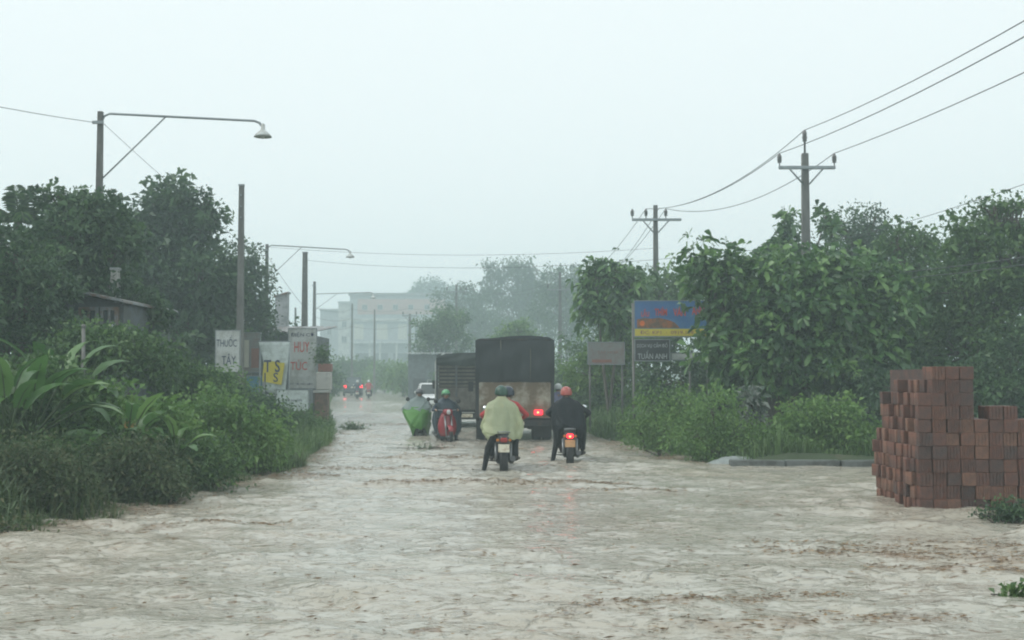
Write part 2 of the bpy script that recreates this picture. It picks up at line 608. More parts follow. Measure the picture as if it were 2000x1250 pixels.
def leaf_mesh(name, P, A, L, W, rnd, droop=0.25, fine=False, rs=None):
    """blades rooted at P pointing along A, L long and W wide; fine = eight-sided with a folded, drooping midrib"""
    rs = rs or rng
    N = len(P)
    A = unit(A)
    ref = unit(rs.normal(size=(N, 3)))
    S = unit(np.cross(A, ref))
    Nn = np.cross(S, A)
    flip = np.where(Nn[:, 2:3] < 0, -1.0, 1.0)
    Nn *= flip
    S *= flip
    L, W = L[:, None], W[:, None]
    dn = np.array([[0, 0, -1.0]])
    if not fine:
        tip = P + A * L + dn * L * droop
        mid = P + A * L * 0.5
        l_ = mid + S * W * 0.5 + Nn * W * 0.12
        r_ = mid - S * W * 0.5 + Nn * W * 0.12
        V = np.stack([P, l_, tip, r_], 1).reshape(-1, 3)
        k = np.arange(N)[:, None] * 4
        T = np.concatenate([k + [[0, 1, 2]], k + [[0, 2, 3]]])
        return np_mesh(name, V, tris=T, rnd=np.repeat(rnd, 4))
    m1 = P + A * L * 0.38 + dn * L * droop * 0.10
    m2 = P + A * L * 0.76 + dn * L * droop * 0.50
    tip = P + A * L * 0.98 + dn * L * droop
    up = Nn * W * 0.13
    V = np.stack([P, m1 + S * W * 0.36 + up, m2 + S * W * 0.48 + up, tip, m2 - S * W * 0.48 + up, m1 - S * W * 0.36 + up, m1, m2], 1).reshape(-1, 3)
    k = np.arange(N)[:, None] * 8
    T = np.concatenate([k + [[0, 1, 6]], k + [[0, 6, 5]], k + [[2, 3, 7]], k + [[7, 3, 4]]])
    Q = np.concatenate([k + [[1, 2, 7, 6]], k + [[6, 7, 4, 5]]])
    return np_mesh(name, V, tris=T, quads=Q, rnd=np.repeat(rnd, 8), smooth=True)


def clumps(blobs, n, rs, inner=0.5):
    """clump centres spread through the shells of the crown's lobes"""
    B = np.array([b[:6] for b in blobs], float)
    vol = (B[:, 3] * B[:, 5]) ** 1.0
    pick = rs.choice(len(B), n, p=vol / vol.sum())
    d = unit(rs.normal(size=(n, 3)))
    f = inner + (1.08 - inner) * rs.random(n) ** 0.6
    f *= 1 + 0.16 * np.sin(d[:, 0] * 5 + pick) * np.cos(d[:, 2] * 6 + d[:, 1] * 4)
    return B[pick, :3] + d * B[pick, 3:6] * f[:, None], d, pick


def tree(name, label, D, base, lobes, leaf='mid', nclump=260, nleaf=40, size=0.12, spread=0.28, depth=0.8, seed=1, trunk_r=0.12,
         cat="tree", group=None, rosette=False, twigs=14, aspect=0.5, droop=0.25, up=0.25):
    """base = photograph bearing of the trunk (u) ; lobes = (u, v, ru, rv[, dD]) lobes of the crown seen from the road, D metres off"""
    rs = np.random.default_rng(seed)
    ppm = FPX / D
    X0 = (base - 1000) / ppm
    Z0 = float(ground_z(X0, D)) - 0.05
    root = empty(name, (X0, D, Z0))
    tag(root, label, cat, group)
    blobs = []
    for lb in lobes:
        dd = lb[4] if len(lb) > 4 else 0.0
        c = at(lb[0], lb[1], D + dd)
        rx, rz_ = lb[2] / ppm, lb[3] / ppm
        blobs.append((c.x - X0, dd, c.z - Z0, rx, max(rx, rz_) * depth, rz_))
    C, d, pick = clumps(blobs, nclump, rs)
    # keep foliage off the ground
    C[:, 2] = np.maximum(C[:, 2], 0.12)
    if rosette:
        nr = 6
        k = nclump * nleaf // nr
        ci = rs.integers(0, nclump, k)
        Pc = C[ci] + rs.normal(size=(k, 3)) * spread
        ax = unit(d[ci] * 0.7 + rs.normal(size=(k, 3)) * 0.45 + [[0, 0, 0.55]])
        u = unit(np.cross(ax, rs.normal(size=(k, 3))))
        w = np.cross(ax, u)
        P, A, rn = [], [], []
        base_r = rs.random(k)
        for j in range(nr):
            t = 2 * math.pi * j / nr + rs.random(k) * 0.6
            til = rs.uniform(0.25, 0.75, k)[:, None]
            A.append(unit(ax * til + (u * np.cos(t)[:, None] + w * np.sin(t)[:, None])))
            P.append(Pc + ax * 0.02 * j)
            rn.append(np.clip(base_r * 0.75 + rs.random(k) * 0.35, 0, 1))
        P, A, rn = np.concatenate(P), np.concatenate(A), np.concatenate(rn)
    else:
        k = nclump * nleaf
        ci = np.repeat(np.arange(nclump), nleaf)
        ball = unit(rs.normal(size=(k, 3))) * (rs.random(k) ** 0.42)[:, None] * [[1.15, 1.15, 0.85]]
        P = C[ci] + ball * 1.75 * spread * rs.uniform(0.55, 1.3, nclump)[ci][:, None]
        A = unit(d[ci] * 0.6 + unit(rs.normal(size=(k, 3))) + [[0, 0, up]])
        rn = np.clip(rs.random(nclump)[ci] * 0.6 + rs.random(k) * 0.5, 0, 1)
    k = len(P)
    L = size * rs.uniform(0.5, 1.45, k) * rs.uniform(0.75, 1.3, nclump)[rs.integers(0, nclump, k) if rosette else ci]
    cr = leaf_mesh("crown", P, A, L, L * aspect, rn, droop, fine=rosette, rs=rs)
    link("crown", cr, LM[leaf], root)
    mb = MB()
    h = max(b[2] for b in blobs)
    for i, b in enumerate(blobs):
        c = Vector(b[:3])
        m1 = Vector((c.x * 0.25 + rs.normal() * 0.1, c.y * 0.3, max(0.3, c.z * 0.45)))
        r0 = trunk_r * (0.8 if i else 1.0)
        mb.tube([(rs.normal() * 0.04, rs.normal() * 0.04, -0.25), (rs.normal() * 0.04, 0, min(0.35, c.z * 0.2)), m1, c, c + Vector((0, 0, b[5] * 0.55))], [r0 * 1.25, r0, r0 * 0.7, r0 * 0.4, r0 * 0.1], 6)
        own = np.where(pick == i)[0]
        for q in own[:twigs]:
            e = Vector(C[q])
            mb.tube([c.lerp(m1, 0.3 * rs.random()), c.lerp(e, 0.55) + Vector((0, 0, 0.06)), e], [r0 * 0.3, r0 * 0.16, r0 * 0.05], 4, caps=False)
    mb.build("trunk", BARK, root)
    return root


def fronds(name, label, loc, n, length, droop, stem_h, leaf='dark', seed=1, cat="palm tree", wid=0.5, group=None, stem_r=0.12, lean=(0, 0)):
    """a palm: trunk and arching pinnate fronds, each frond a part"""
    rs = np.random.default_rng(seed)
    root = empty(name, loc)
    tag(root, label, cat, group)
    mb = MB()
    top = Vector((lean[0], lean[1], stem_h))
    mb.tube([(0, 0, -0.3), top * 0.35 + Vector((0.06, 0, 0)), top * 0.7, top], [stem_r * 1.3, stem_r, stem_r * 0.9, stem_r * 0.8], 10)
    mb.build("trunk", BARK, root)
    for i in range(n):
        az = 2 * math.pi * i / n + rs.uniform(-0.3, 0.3)
        el = R(rs.uniform(20, 82))
        Lf = length * rs.uniform(0.8, 1.1)
        pts = []
        for j in range(15):
            t = j / 14
            r = Lf * t * math.cos(el) + 0.0
            z = Lf * (t * math.sin(el) - droop * t * t * (0.6 + 0.5 * math.cos(el)))
            pts.append(np.array([r * math.cos(az), r * math.sin(az), z]) + np.array(top))
        pts = np.array(pts)
        P, A, Ls = [], [], []
        side = np.array([-math.sin(az), math.cos(az), 0.0])
        for j in range(1, 22):
            t = j / 22 * 14
            k = min(int(t), 13)
            p = pts[k] + (pts[k + 1] - pts[k]) * (t - k)
            tan = pts[k + 1] - pts[k]
            tan /= np.linalg.norm(tan)
            for sgn in (-1, 1):
                P.append(p)
                A.append(side * sgn + tan * 0.9 + np.array([0, 0, -0.35]) + rs.normal(size=3) * 0.12)
                Ls.append(wid * (math.sin(math.pi * min(1, 0.12 + 0.85 * j / 22)) * 0.85 + 0.15))
        P, A, Ls = np.array(P), np.array(A), np.array(Ls)
        me = leaf_mesh("frond", P, A, Ls, Ls * 0.04 + 0.012, np.clip(0.4 + rs.normal(size=len(P)) * 0.25, 0, 1), droop=0.35, rs=rs)
        f = link("frond", me, LM[leaf], root)
        MB().tube(pts[::2], [0.022, 0.018, 0.015, 0.012, 0.01, 0.008, 0.006, 0.004], 4, caps=False).build("rib", STEM, f)
    return root


def big_leaf(length, width, bend, rs, splits=0.32):
    """a banana or canna blade: midrib along +X that arches over, torn margin"""
    n = 14
    V, Q = [], []
    for j in range(n + 1):
        t = j / n
        ang = bend * t
        x = length * (math.sin(ang) / bend if bend > 0.05 else t)
        z = length * ((math.cos(ang) - 1) / bend if bend > 0.05 else 0)
        w = width * 0.5 * (math.sin(math.pi * min(1, 0.10 + 0.9 * t) ** 0.9) ** 0.75 if t < 1 else 0.02)
        tear = 1 - splits * rs.random()
        V += [(x, w * tear, z + 0.28 * w - 0.05 * rs.random() * w), (x, 0, z), (x, -w * (1 - splits * rs.random()), z + 0.28 * w)]
    for j in range(n):
        a = j * 3
        Q += [(a, a + 1, a + 4, a + 3), (a + 1, a + 2, a + 5, a + 4)]
    return np.array(V), np.array(Q)


def banana(name, label, loc, n, length, width, stem_h, seed=1, cat="banana plant", group=None, leaf='banana', azs=None, els=(35, 80), bend=(0.7, 1.5), mats=None, petiole=0.5):
    rs = np.random.default_rng(seed)
    root = empty(name, loc)
    tag(root, label, cat, group)
    MB().tube([(0, 0, -0.3), (0.02, 0, stem_h * 0.5), (0, 0.02, stem_h)], [0.06, 0.05, 0.035], 8).build("stem", STEM, root)
    for i in range(n):
        az = R(azs[i]) if azs else 2 * math.pi * i / n + rs.uniform(-0.35, 0.35)
        el = R(rs.uniform(*els))
        pet = petiole * rs.uniform(0.6, 1.15)
        V, Q = big_leaf(length * rs.uniform(0.75, 1.2), width * rs.uniform(0.8, 1.2), rs.uniform(*bend), rs)
        V = V + [pet, 0, 0]
        M = np.array(Matrix.Rotation(az, 3, 'Z') @ Matrix.Rotation(-el, 3, 'Y') @ Matrix.Rotation(rs.uniform(-0.5, 0.5), 3, 'X'))
        V = V @ M.T + [0, 0, stem_h]
        me = np_mesh("leaf", V, quads=Q, rnd=np.clip(np.full(len(V), rs.random()), 0, 1), smooth=True)
        lf = link("leaf", me, LM[mats[i]] if mats and mats[i] else LM[leaf], root)
        mid = V[1::3]
        MB().tube([(0, 0, stem_h - 0.05), Vector(mid[0]), Vector(mid[5]), Vector(mid[10])], [0.018, 0.012, 0.008, 0.004], 5).build("petiole", STEM, lf)
    return root


def blades(name, label, P, H, leaf='grass', cat="grass", seed=1, wid=0.012, lean=0.5):
    """grass: bent blades standing at P (n,2), H high; nobody could count it"""
    rs = np.random.default_rng(seed)
    N = len(P)
    z = ground_z(P[:, 0], P[:, 1])
    base = np.stack([P[:, 0], P[:, 1], np.maximum(z, -0.12) - 0.03], 1)
    az = rs.uniform(0, 2 * math.pi, N)
    ln = np.abs(rs.normal(0, lean, N))
    dirv = np.stack([np.cos(az), np.sin(az), np.zeros(N)], 1)
    side = np.stack([-np.sin(az), np.cos(az), np.zeros(N)], 1) * (wid * rs.uniform(0.6, 1.5, N))[:, None]
    Hc = H[:, None]
    m = base + dirv * Hc * ln[:, None] * 0.3 + [[0, 0, 1]] * Hc * 0.6
    t = base + dirv * Hc * ln[:, None] + [[0, 0, 1]] * Hc * np.clip(1 - ln * 0.35, 0.35, 1)[:, None]
    V = np.stack([base - side, base + side, m - side * 0.8, m + side * 0.8, t], 1).reshape(-1, 3)
    k = np.arange(N)[:, None] * 5
    rn = np.repeat(np.clip(rs.random(N) * 0.7 + 0.15 + 0.25 * np.sin(P[:, 0] * 1.7) * np.cos(P[:, 1] * 1.1), 0, 1), 5)
    me = np_mesh(name, V, tris=k + [[2, 3, 4]], quads=k + [[0, 1, 3, 2]], rnd=rn)
    o = link(name, me, LM[leaf])
    tag(o, label, cat, kind="stuff")
    return o


def scatter(n, y0, y1, x0f, x1f, rs, power=1.0):
    """n points between two edges that depend on y"""
    y = y0 + (y1 - y0) * rs.random(n)
    t = rs.random(n) ** power
    a, b = x0f(y), x1f(y)
    return np.stack([a + (b - a) * t, y], 1)


# ================================================================== BUILDINGS
PLASTER = pmat("pale_plaster", (0.50, 0.50, 0.47), rough=0.75, var=0.18, scale=1.2, dirt=(0.25, 0.26, 0.24), dirt_amt=0.35, dscale=0.8)
PINK = pmat("pink_brick_wall", (0.40, 0.255, 0.225), rough=0.8, var=0.2, scale=2.0)
GREYW = pmat("grey_render", (0.34, 0.36, 0.37), rough=0.75, var=0.2, scale=1.0, dirt=(0.2, 0.22, 0.22), dirt_amt=0.35)
BLUEW = pmat("blue_grey_wall", (0.10, 0.125, 0.14), rough=0.7, var=0.2, scale=1.5, dirt=(0.06, 0.07, 0.07), dirt_amt=0.5)
TIN = pmat("tin_roof", (0.20, 0.22, 0.23), rough=0.4, var=0.25, scale=2.0, metal=0.4, dirt=(0.16, 0.10, 0.07), dirt_amt=0.4)
TIN_L = pmat("pale_tin_roof", (0.45, 0.48, 0.48), rough=0.35, var=0.2, scale=2.0, metal=0.3, dirt=(0.25, 0.2, 0.16), dirt_amt=0.3)
GLASS_D = pmat("window_glass", (0.05, 0.065, 0.07), rough=0.12, var=0.1)
CREAM = pmat("cream_shutter", (0.48, 0.47, 0.40), rough=0.6, var=0.12, scale=3)
DARKIN = pmat("dark_opening", (0.04, 0.045, 0.045), rough=0.8)
CONC = pmat("concrete_pole", (0.17, 0.17, 0.16), rough=0.8, var=0.3, scale=4, dirt=(0.09, 0.09, 0.085), dirt_amt=0.5, dscale=2, stretch=(1, 1, 0.3), bump=0.3)
STEEL = pmat("galvanised_steel", (0.24, 0.27, 0.28), rough=0.45, var=0.2, metal=0.5)
PORC = pmat("porcelain", (0.16, 0.15, 0.15), rough=0.25)
WIRE = pmat("cable_black", (0.045, 0.05, 0.055), rough=0.5)
LAMPW = pmat("enamel_shade", (0.5, 0.54, 0.53), rough=0.35, var=0.1, dirt=(0.3, 0.3, 0.27), dirt_amt=0.3)


def wall_box(name, mat, root, x0, x1, y0, y1, z0, z1):
    return MB().box(((x0 + x1) / 2, (y0 + y1) / 2, (z0 + z1) / 2), (x1 - x0, y1 - y0, z1 - z0)).build(name, mat, root)


def window(root, x, z, w, h, y, mat=GLASS_D, frame=PLASTER, name="window"):
    g = MB().box((x, y - 0.03, z), (w, 0.05, h)).build(name, mat, root)
    f = MB()
    t = 0.07
    f.box((x - w / 2, y - 0.05, z), (t, 0.12, h + t)).box((x + w / 2, y - 0.05, z), (t, 0.12, h + t))
    f.box((x, y - 0.05, z + h / 2), (w - t, 0.115, t)).box((x, y - 0.06, z - h / 2), (w - t, 0.15, t)).box((x, y - 0.05, z), (t * 0.7, 0.1, h - t))
    f.build("frame", frame, g)
    return g


def far_building():
    D = 268.0
    ppm = FPX / D
    X = lambda u: (u - 1000) / ppm
    Z = lambda v: CAM_H + (740 - v) / ppm
    g = float(ground_z(X(760), D))
    root = empty("apartment_block", (X(770), D, g))
    tag(root, "long pale three storey block with pink upper wall, dim in the far mist", "building")
    ox = X(770)
    zz = lambda v: Z(v) - g
    xx = lambda u: X(u) - ox
    wall_box("wall", GREYW, root, xx(683), xx(872), 0, 10, -0.5, zz(577))
    up = wall_box("upper_wall", PINK, root, xx(698), xx(870), -0.12, -0.004, zz(614), zz(584))
    wall_box("roof_slab", TIN, root, xx(680), xx(875), -0.4, 10.4, zz(577), zz(572))
    wall_box("floor_band", PLASTER, root, xx(683), xx(868), -0.5, -0.004, zz(628), zz(622))
    aw = wall_box("awning", TIN_L, root, xx(690), xx(850), -2.2, -0.004, zz(671), zz(667))
    for u0 in (692, 724, 744, 776, 800, 828):
        wall_box("column", PLASTER, root, xx(u0) - 0.18, xx(u0) + 0.18, -2.1, -1.75, -0.5, zz(671))
    for i, (u0, u1) in enumerate(((690, 711), (734, 758), (776, 796), (808, 826), (838, 858))):
        window(root, (xx(u0) + xx(u1)) / 2, (zz(632) + zz(664)) / 2, xx(u1) - xx(u0) - 0.3, zz(632) - zz(664) - 0.2, -0.004, CREAM if i in (0, 1, 2) else GLASS_D)
    for u in (712, 742, 772, 802, 834):
        window(root, xx(u), zz(600), 1.1, 1.1, -0.124, GLASS_D)
    for u0, u1 in ((696, 722), (730, 758), (768, 800), (806, 840)):
        wall_box("shopfront", DARKIN, root, xx(u0), xx(u1), -0.1, -0.004, -0.4, zz(690))
    # two lower wings to the left, pale tin roofs
    for (u0, u1, v, nm) in ((659, 682.9, 588, 1), (622, 658.9, 602, 2)):
        wall_box("wing", PLASTER if nm == 1 else GREYW, root, xx(u0), xx(u1), 1.0 * nm, 9, -0.5, zz(v + 3))
        wall_box("wing_roof", TIN_L, root, xx(u0) - 0.1, xx(u1) - 0.05, 1.0 * nm - 0.5, 9.2, zz(v + 3), zz(v))
        window(root, (xx(u0) + xx(u1)) / 2, zz(v + 45), 1.0, 1.4, 1.0 * nm - 0.004)
        window(root, (xx(u0) + xx(u1)) / 2, zz(v + 75), 1.1, 1.4, 1.0 * nm - 0.004)
    return root


far_building()


def simple_house(name, label, D, u0, u1, v_eave, v_ridge, wallm, roofm, dep=6.0, slope_u=None, ribs=True):
    """mono-pitch tin-roofed shed: the front wall carries door and window openings"""
    ppm = FPX / D
    cx = ((u0 + u1) / 2 - 1000) / ppm
    g = float(ground_z(cx, D))
    w = (u1 - u0) / ppm
    ze = CAM_H + (740 - v_eave) / ppm - g
    zr = CAM_H + (740 - v_ridge) / ppm - g
    root = empty(name, (cx, D, g))
    tag(root, label, "building")
    wall_box("wall", wallm, root, -w / 2, w / 2, 0, dep, -0.4, ze)
    r = MB()
    n = int(w / 0.22)
    xs = [-w / 2 - 0.3 + (w + 0.6) * k / (n * 2) for k in range(n * 2 + 1)]
    rings = []
    poly = [(x, (0.035 if k % 2 else 0.0)) for k, x in enumerate(xs)]
    V, F = [], []
    for (yy, z) in ((-0.5, ze), (dep + 0.4, zr)):
        for t in (0.0, -0.03):
            V += [(x, yy, z + b + t + 0.06) for x, b in poly]
    m = len(poly)
    for k in range(m - 1):
        F += [(k, k + 1, 2 * m + k + 1, 2 * m + k), (m + k, 3 * m + k, 3 * m + k + 1, m + k + 1), (k, m + k, m + k + 1, k + 1), (2 * m + k, 2 * m + k + 1, 3 * m + k + 1, 3 * m + k)]
    r.add(V, F)
    r.build("roof", roofm, root)
    door = MB().box((-w * 0.2, -0.03, 0.95), (0.9, 0.06, 1.95)).build("door", DARKIN, root)
    window(root, w * 0.2, 1.3, 1.0, 1.0, -0.004, GLASS_D, GREYW)
    return root


def lean_to():
    """small house among the left trees: its tin roof slopes down to the right"""
    D = 25.5
    ppm = FPX / D
    X = lambda u: (u - 1000) / ppm
    g = float(ground_z(X(150), D))
    root = empty("tin_roof_house", (X(150), D, g))
    tag(root, "dim blue grey house with sloping tin roof, half hidden among the left trees", "building")
    z = lambda v: CAM_H + (740 - v) / ppm - g
    x = lambda u: X(u) - X(150)
    MB().prism([(x(40), -0.4), (x(240), -0.4), (x(240), z(594)), (x(40), z(553))], 0, 3.5).build("wall", BLUEW, root)
    a, b = Vector((x(30), 0, z(548))), Vector((x(250), 0, z(593)))
    n = 22
    V, F = [], []
    for k in range(n + 1):
        p = a.lerp(b, k / n)
        for y in (-0.35, 3.8):
            for t in (0.0, 0.05):
                V.append((p.x, y, p.z + t + (0.02 if k % 2 else 0)))
    for k in range(n):
        i = k * 4
        F += [(i, i + 2, i + 6, i + 4), (i + 1, i + 5, i + 7, i + 3), (i, i + 4, i + 5, i + 1), (i + 2, i + 3, i + 7, i + 6)]
    F += [(0, 1, 3, 2), (4 * n, 4 * n + 2, 4 * n + 3, 4 * n + 1)]
    MB().add(V, F).build("roof", TIN, root)
    window(root, x(175), z(622), 0.35, 0.4, -0.004, GLASS_D, TIN)
    window(root, x(215), z(622), 0.3, 0.4, -0.004, GLASS_D, TIN)
    MB().tube([(x(216), -0.05, z(628)), (x(238), -0.35, z(652))], 0.02, 6).build("stay", LAMPW, root)


lean_to()
simple_house("roadside_shop", "low dark roofed shop behind the cluster of white signboards", 50, 404, 600, 652, 628, BLUEW, TIN, 6)
simple_house("grey_shed", "dim grey shed with pale roof edge beyond the queue of trucks", 96, 797, 870, 692, 687, BLUEW, TIN_L, 6)


def pillar():
    p = at(225, 560, 27.2)
    o = empty("chimney_pillar", (p.x, p.y, float(ground_z(p.x, p.y))))
    tag(o, "pale tapered concrete pillar rising above the tin roof among the left trees", "pillar")
    h0, h1 = at(225, 600, 27.2).z, at(225, 528, 27.2).z
    MB().loft([[(sx * w, sy * w, z - o.location.z) for sx, sy in ((-1, -1), (1, -1), (1, 1), (-1, 1))] for z, w in ((-0.2 + o.location.z, 0.13), (h0, 0.115), (h1, 0.075))], smooth=False).build("shaft", PLASTER, o)
    MB().box((0, 0, h1 - o.location.z + 0.03), (0.2, 0.2, 0.05)).build("cap", GREYW, o)


pillar()


def side_wall_panel():
    a = at(537, 640, 56)
    o = empty("parapet_wall", (a.x, a.y, float(ground_z(a.x, a.y))))
    tag(o, "tall narrow grey gable wall standing above the shop roof beside the lamp post", "wall")
    z = lambda v, D: at(540, v, D).z - o.location.z
    MB().prism([(0.0, -0.2), (0.55, -0.2), (0.55, z(573, 56)), (0.0, z(581, 56))], 0, 0.5).build("wall", GREYW, o)
    MB().prism([(-0.06, z(581, 56)), (0.61, z(573, 56)), (0.61, z(573, 56) + 0.08), (-0.06, z(581, 56) + 0.08)], -0.06, 0.56).build("coping", TIN, o)


side_wall_panel()


# ================================================================== POLES, LAMPS AND WIRES
def utility_pole(label, u, D, v_top, v_arm, half, ins, spike=None, w=0.15, lean=0.0):
    p = at(u, 740, D)
    g = float(ground_z(p.x, D))
    root = empty("utility_pole", (p.x, D, g))
    tag(root, label, "utility pole", "power poles on the right verge")
    zt, za = at(u, v_top, D).z - g, at(u, v_arm, D).z - g
    MB().loft([[(lean * z + sx * r, sy * r, z) for sx, sy in ((-1, -1), (1, -1), (1, 1), (-1, 1))] for z, r in ((-0.5, w * 1.5), (0.0, w * 1.5), (zt, w * 0.85))], smooth=False).build("post", CONC, root)
    a0, a1 = half
    MB().cbox(((a0 + a1) / 2 + lean * za, -w - 0.05, za), (a1 - a0, 0.09, 0.11), 0.012).build("crossarm", STEEL, root)
    for s in (-1, 1):
        MB().tube([(s * 0.55 + lean * za, -w - 0.06, za - 0.04), (s * 0.09 + lean * za, -w - 0.03, za - 0.55)], 0.03, 6).build("brace", STEEL, root)
    tips = []
    for x in ins:
        MB().lathe([(0.02, 0), (0.02, 0.1), (0.075, 0.11), (0.05, 0.17), (0.085, 0.18), (0.06, 0.26), (0.085, 0.27), (0.05, 0.36), (0.03, 0.4)], (x + lean * za, -w - 0.05, za + 0.055), n=10).build("insulator", PORC, root)
        tips.append(Vector((p.x + x + lean * za, D - w - 0.05, g + za + 0.47)))
    if spike:
        zs = at(u, spike, D).z - g
        MB().lathe([(0.035, zt - 0.25), (0.035, zs - 0.38), (0.08, zs - 0.37), (0.055, zs - 0.3), (0.09, zs - 0.28), (0.06, zs - 0.15), (0.085, zs - 0.13), (0.04, zs)], (lean * zt, 0, 0), n=10).build("pin_insulator", PORC, root)
        tips.append(Vector((p.x + lean * zt, D, g + zs)))
    return root, tips


p1, t1 = utility_pole("nearest concrete power pole with tall pin on top, behind the big leaved tree", 1577, 40, 300, 329, (-0.9, 0.95), (-0.87, 0.92), spike=254, w=0.115)
p2, t2 = utility_pole("second power pole from the right, crossarm longer to its right, behind the blue signboard", 1282, 52, 401, 430, (-1.02, 1.08), (-1.0, -0.42, 0.42), w=0.10)
p3, t3 = utility_pole("misty power pole with crossarm just right of the tarpaulin truck's roof", 1094, 96, 531, 566, (-1.0, 1.0), (-0.95, 0.95), w=0.12)
p4, t4 = utility_pole("dim far power pole with crossarm above the second truck", 891, 118, 556, 570, (-1.0, 1.05), (-0.9, 0.45, 0.95), w=0.12)
p5, t5 = utility_pole("faint farthest power pole before the pale block, left of the second truck", 800, 128, 613, 617, (-0.8, 0.8), (-0.7, 0.7), w=0.13)


def plain_pole(label, u, D, v_top, w=0.13, dark=CONC, bracket=False):
    p = at(u, 740, D)
    g = float(ground_z(p.x, D))
    root = empty("bare_post", (p.x, D, g))
    tag(root, label, "post", "bare concrete posts on the left verge")
    zt = at(u, v_top, D).z - g
    MB().loft([[(sx * r, sy * r * 0.8, z) for sx, sy in ((-1, -1), (1, -1), (1, 1), (-1, 1))] for z, r in ((-0.5, w * 1.05), (zt * 0.45, w * 0.95), (zt, w * 0.7))], smooth=False).build("shaft", dark, root)
    MB().box((0, 0, zt + 0.02), (w * 1.7, w * 1.4, 0.05)).build("cap", STEEL, root)
    b = MB()
    for k in range(3):
        b.tube([(0, -w * 1.3, zt - 0.3 - 0.35 * k), (0, w * 1.3, zt - 0.3 - 0.35 * k)], 0.025, 6)
    b.build("bolt", STEEL, root)
    return root


plain_pole("tall bare concrete post right of the big left trees, behind the white signs", 468, 38, 363, 0.105)
plain_pole("thick bare concrete post with a flared lower half behind the signboards", 594, 58, 494, 0.15)
plain_pole("slim short far post left of the thick bare post", 576, 105, 602, 0.10)
plain_pole("dim slender post standing before the pale block's left windows", 687, 120, 594, 0.10)
plain_pole("dim slender post before the middle of the pale block", 731, 126, 605, 0.10)


def street_lamp(label, u, D, v_top, arm, v_arm0, v_arm1, v_lamp, v_brace, u_brace, w=0.078):
    p = at(u, 740, D)
    g = float(ground_z(p.x, D))
    root = empty("street_lamp", (p.x, D, g))
    tag(root, label, "street lamp", "street lamps on the left verge")
    Zr = lambda v: at(u, v, D).z - g
    zt = Zr(v_top)
    MB().loft([[(sx * r, sy * r, z) for sx, sy in ((-1, -1), (1, -1), (1, 1), (-1, 1))] for z, r in ((-0.5, w * 1.35), (zt, w * 0.72))], smooth=False).build("post", CONC, root)
    za, zb = Zr(v_arm0), Zr(v_arm1)
    pts = [(0.0, 0, za - 0.25), (0.09, 0, za - 0.06), (0.22, 0, za)] + [(0.22 + (arm - 0.42) * t, 0, za + (zb - za) * t) for t in (0.25, 0.5, 0.75, 1)]
    pts += [(arm - 0.07, 0, zb - 0.05), (arm, 0, zb - 0.16), (arm + 0.01, 0, zb - 0.3)]
    MB().tube(pts, 0.028, 8).build("arm", STEEL, root)
    MB().tube([(0.05, 0, Zr(v_brace)), ((u_brace - u) * D / FPX, 0, za + (zb - za) * 0.35)], 0.018, 6).build("brace", STEEL, root)
    zl = Zr(v_lamp)
    sh = MB().lathe([(0.03, 0.30), (0.05, 0.27), (0.055, 0.15), (0.08, 0.13), (0.17, 0.05), (0.215, -0.02), (0.19, -0.015), (0.14, 0.03), (0.05, 0.09)], (arm + 0.012, 0, zl), n=18).build("lamp_shade", LAMPW, root)
    MB().ball((arm + 0.012, 0, zl + 0.01), (0.06, 0.06, 0.08), 10).build("bulb", pmat("bulb_glass", (0.5, 0.52, 0.5), rough=0.2), sh)
    MB().box((-0.02, -w - 0.03, zt - 0.28), (0.26, 0.06, 0.07)).build("bracket", STEEL, root)
    return root, Vector((p.x - 0.12, D - 0.1, g + zt - 0.28))


l1, q1 = street_lamp("nearest street lamp on a long arm over the left trees", 188, 29, 218, 3.86, 222, 236, 266, 350, 318)
l2, q2 = street_lamp("middle street lamp on a thin arm behind the signboards", 519, 57.5, 477, 3.9, 479, 487, 502, 545, 588, 0.085)
l3, q3 = street_lamp("farthest street lamp, small and dim, left of the pale block", 613, 88, 550, 4.2, 574, 571, 582, 605, 658, 0.12)


def wire(name, label, pts, sag, r=0.011, group=None, cat="cable"):
    """a hanging cable through its supports"""
    P = []
    for i in range(len(pts) - 1):
        a, b = Vector(pts[i]), Vector(pts[i + 1])
        n = 18
        sg = sag[i] if isinstance(sag, (list, tuple)) else sag
        for k in range(n + (1 if i == len(pts) - 2 else 0)):
            t = k / n
            q = a.lerp(b, t)
            q.z -= 4 * sg * t * (1 - t)
            P.append(q)
    o = MB().tube(P, r, 5, caps=False).build(name, WIRE)
    return tag(o, label, cat, group)


G = "conductors along the right power poles"
wire("power_cable", "topmost power cable running from the pole's pin to the upper right", [(11.9, -2, 9.85), t1[2], t2[2] + Vector((-0.3, 0, 0)), t3[1], t4[2]], [0.95, 0.55, 1.4, 0.8], 0.013, G)
wire("power_cable", "middle power cable held by the left insulator of the nearest pole", [(11.0, -2, 8.9), t1[0], t2[1], t3[0], t4[0]], [0.9, 0.5, 1.4, 0.8], 0.013, G)
wire("power_cable", "lowest thick power cable held by the right insulator of the nearest pole", [(12.8, -2, 8.9), t1[1], t2[2] + Vector((0.0, 0, 0)), t3[1] + Vector((-0.5, 0, 0))], [0.7, 0.75, 1.4], 0.013, G)
wire("power_cable", "faint thin cable low on the right, descending into the treetops", [(13.6, -2, 8.2), (p1.location.x + 0.1, 40, 6.0), (p2.location.x + 0.1, 52, 5.9)], [1.0, 0.4], 0.007, G)
for k, dz in enumerate((0, 0.11)):
    wire("telephone_cable", ["upper", "lower"][k] + " of two low pale cables crossing the right hand trees", [(11.9, -2, 4.75 - dz), (p1.location.x - 0.1, 39.8, 5.0 - dz * 1.6)], 0.85, 0.011, "low cables at the right edge")
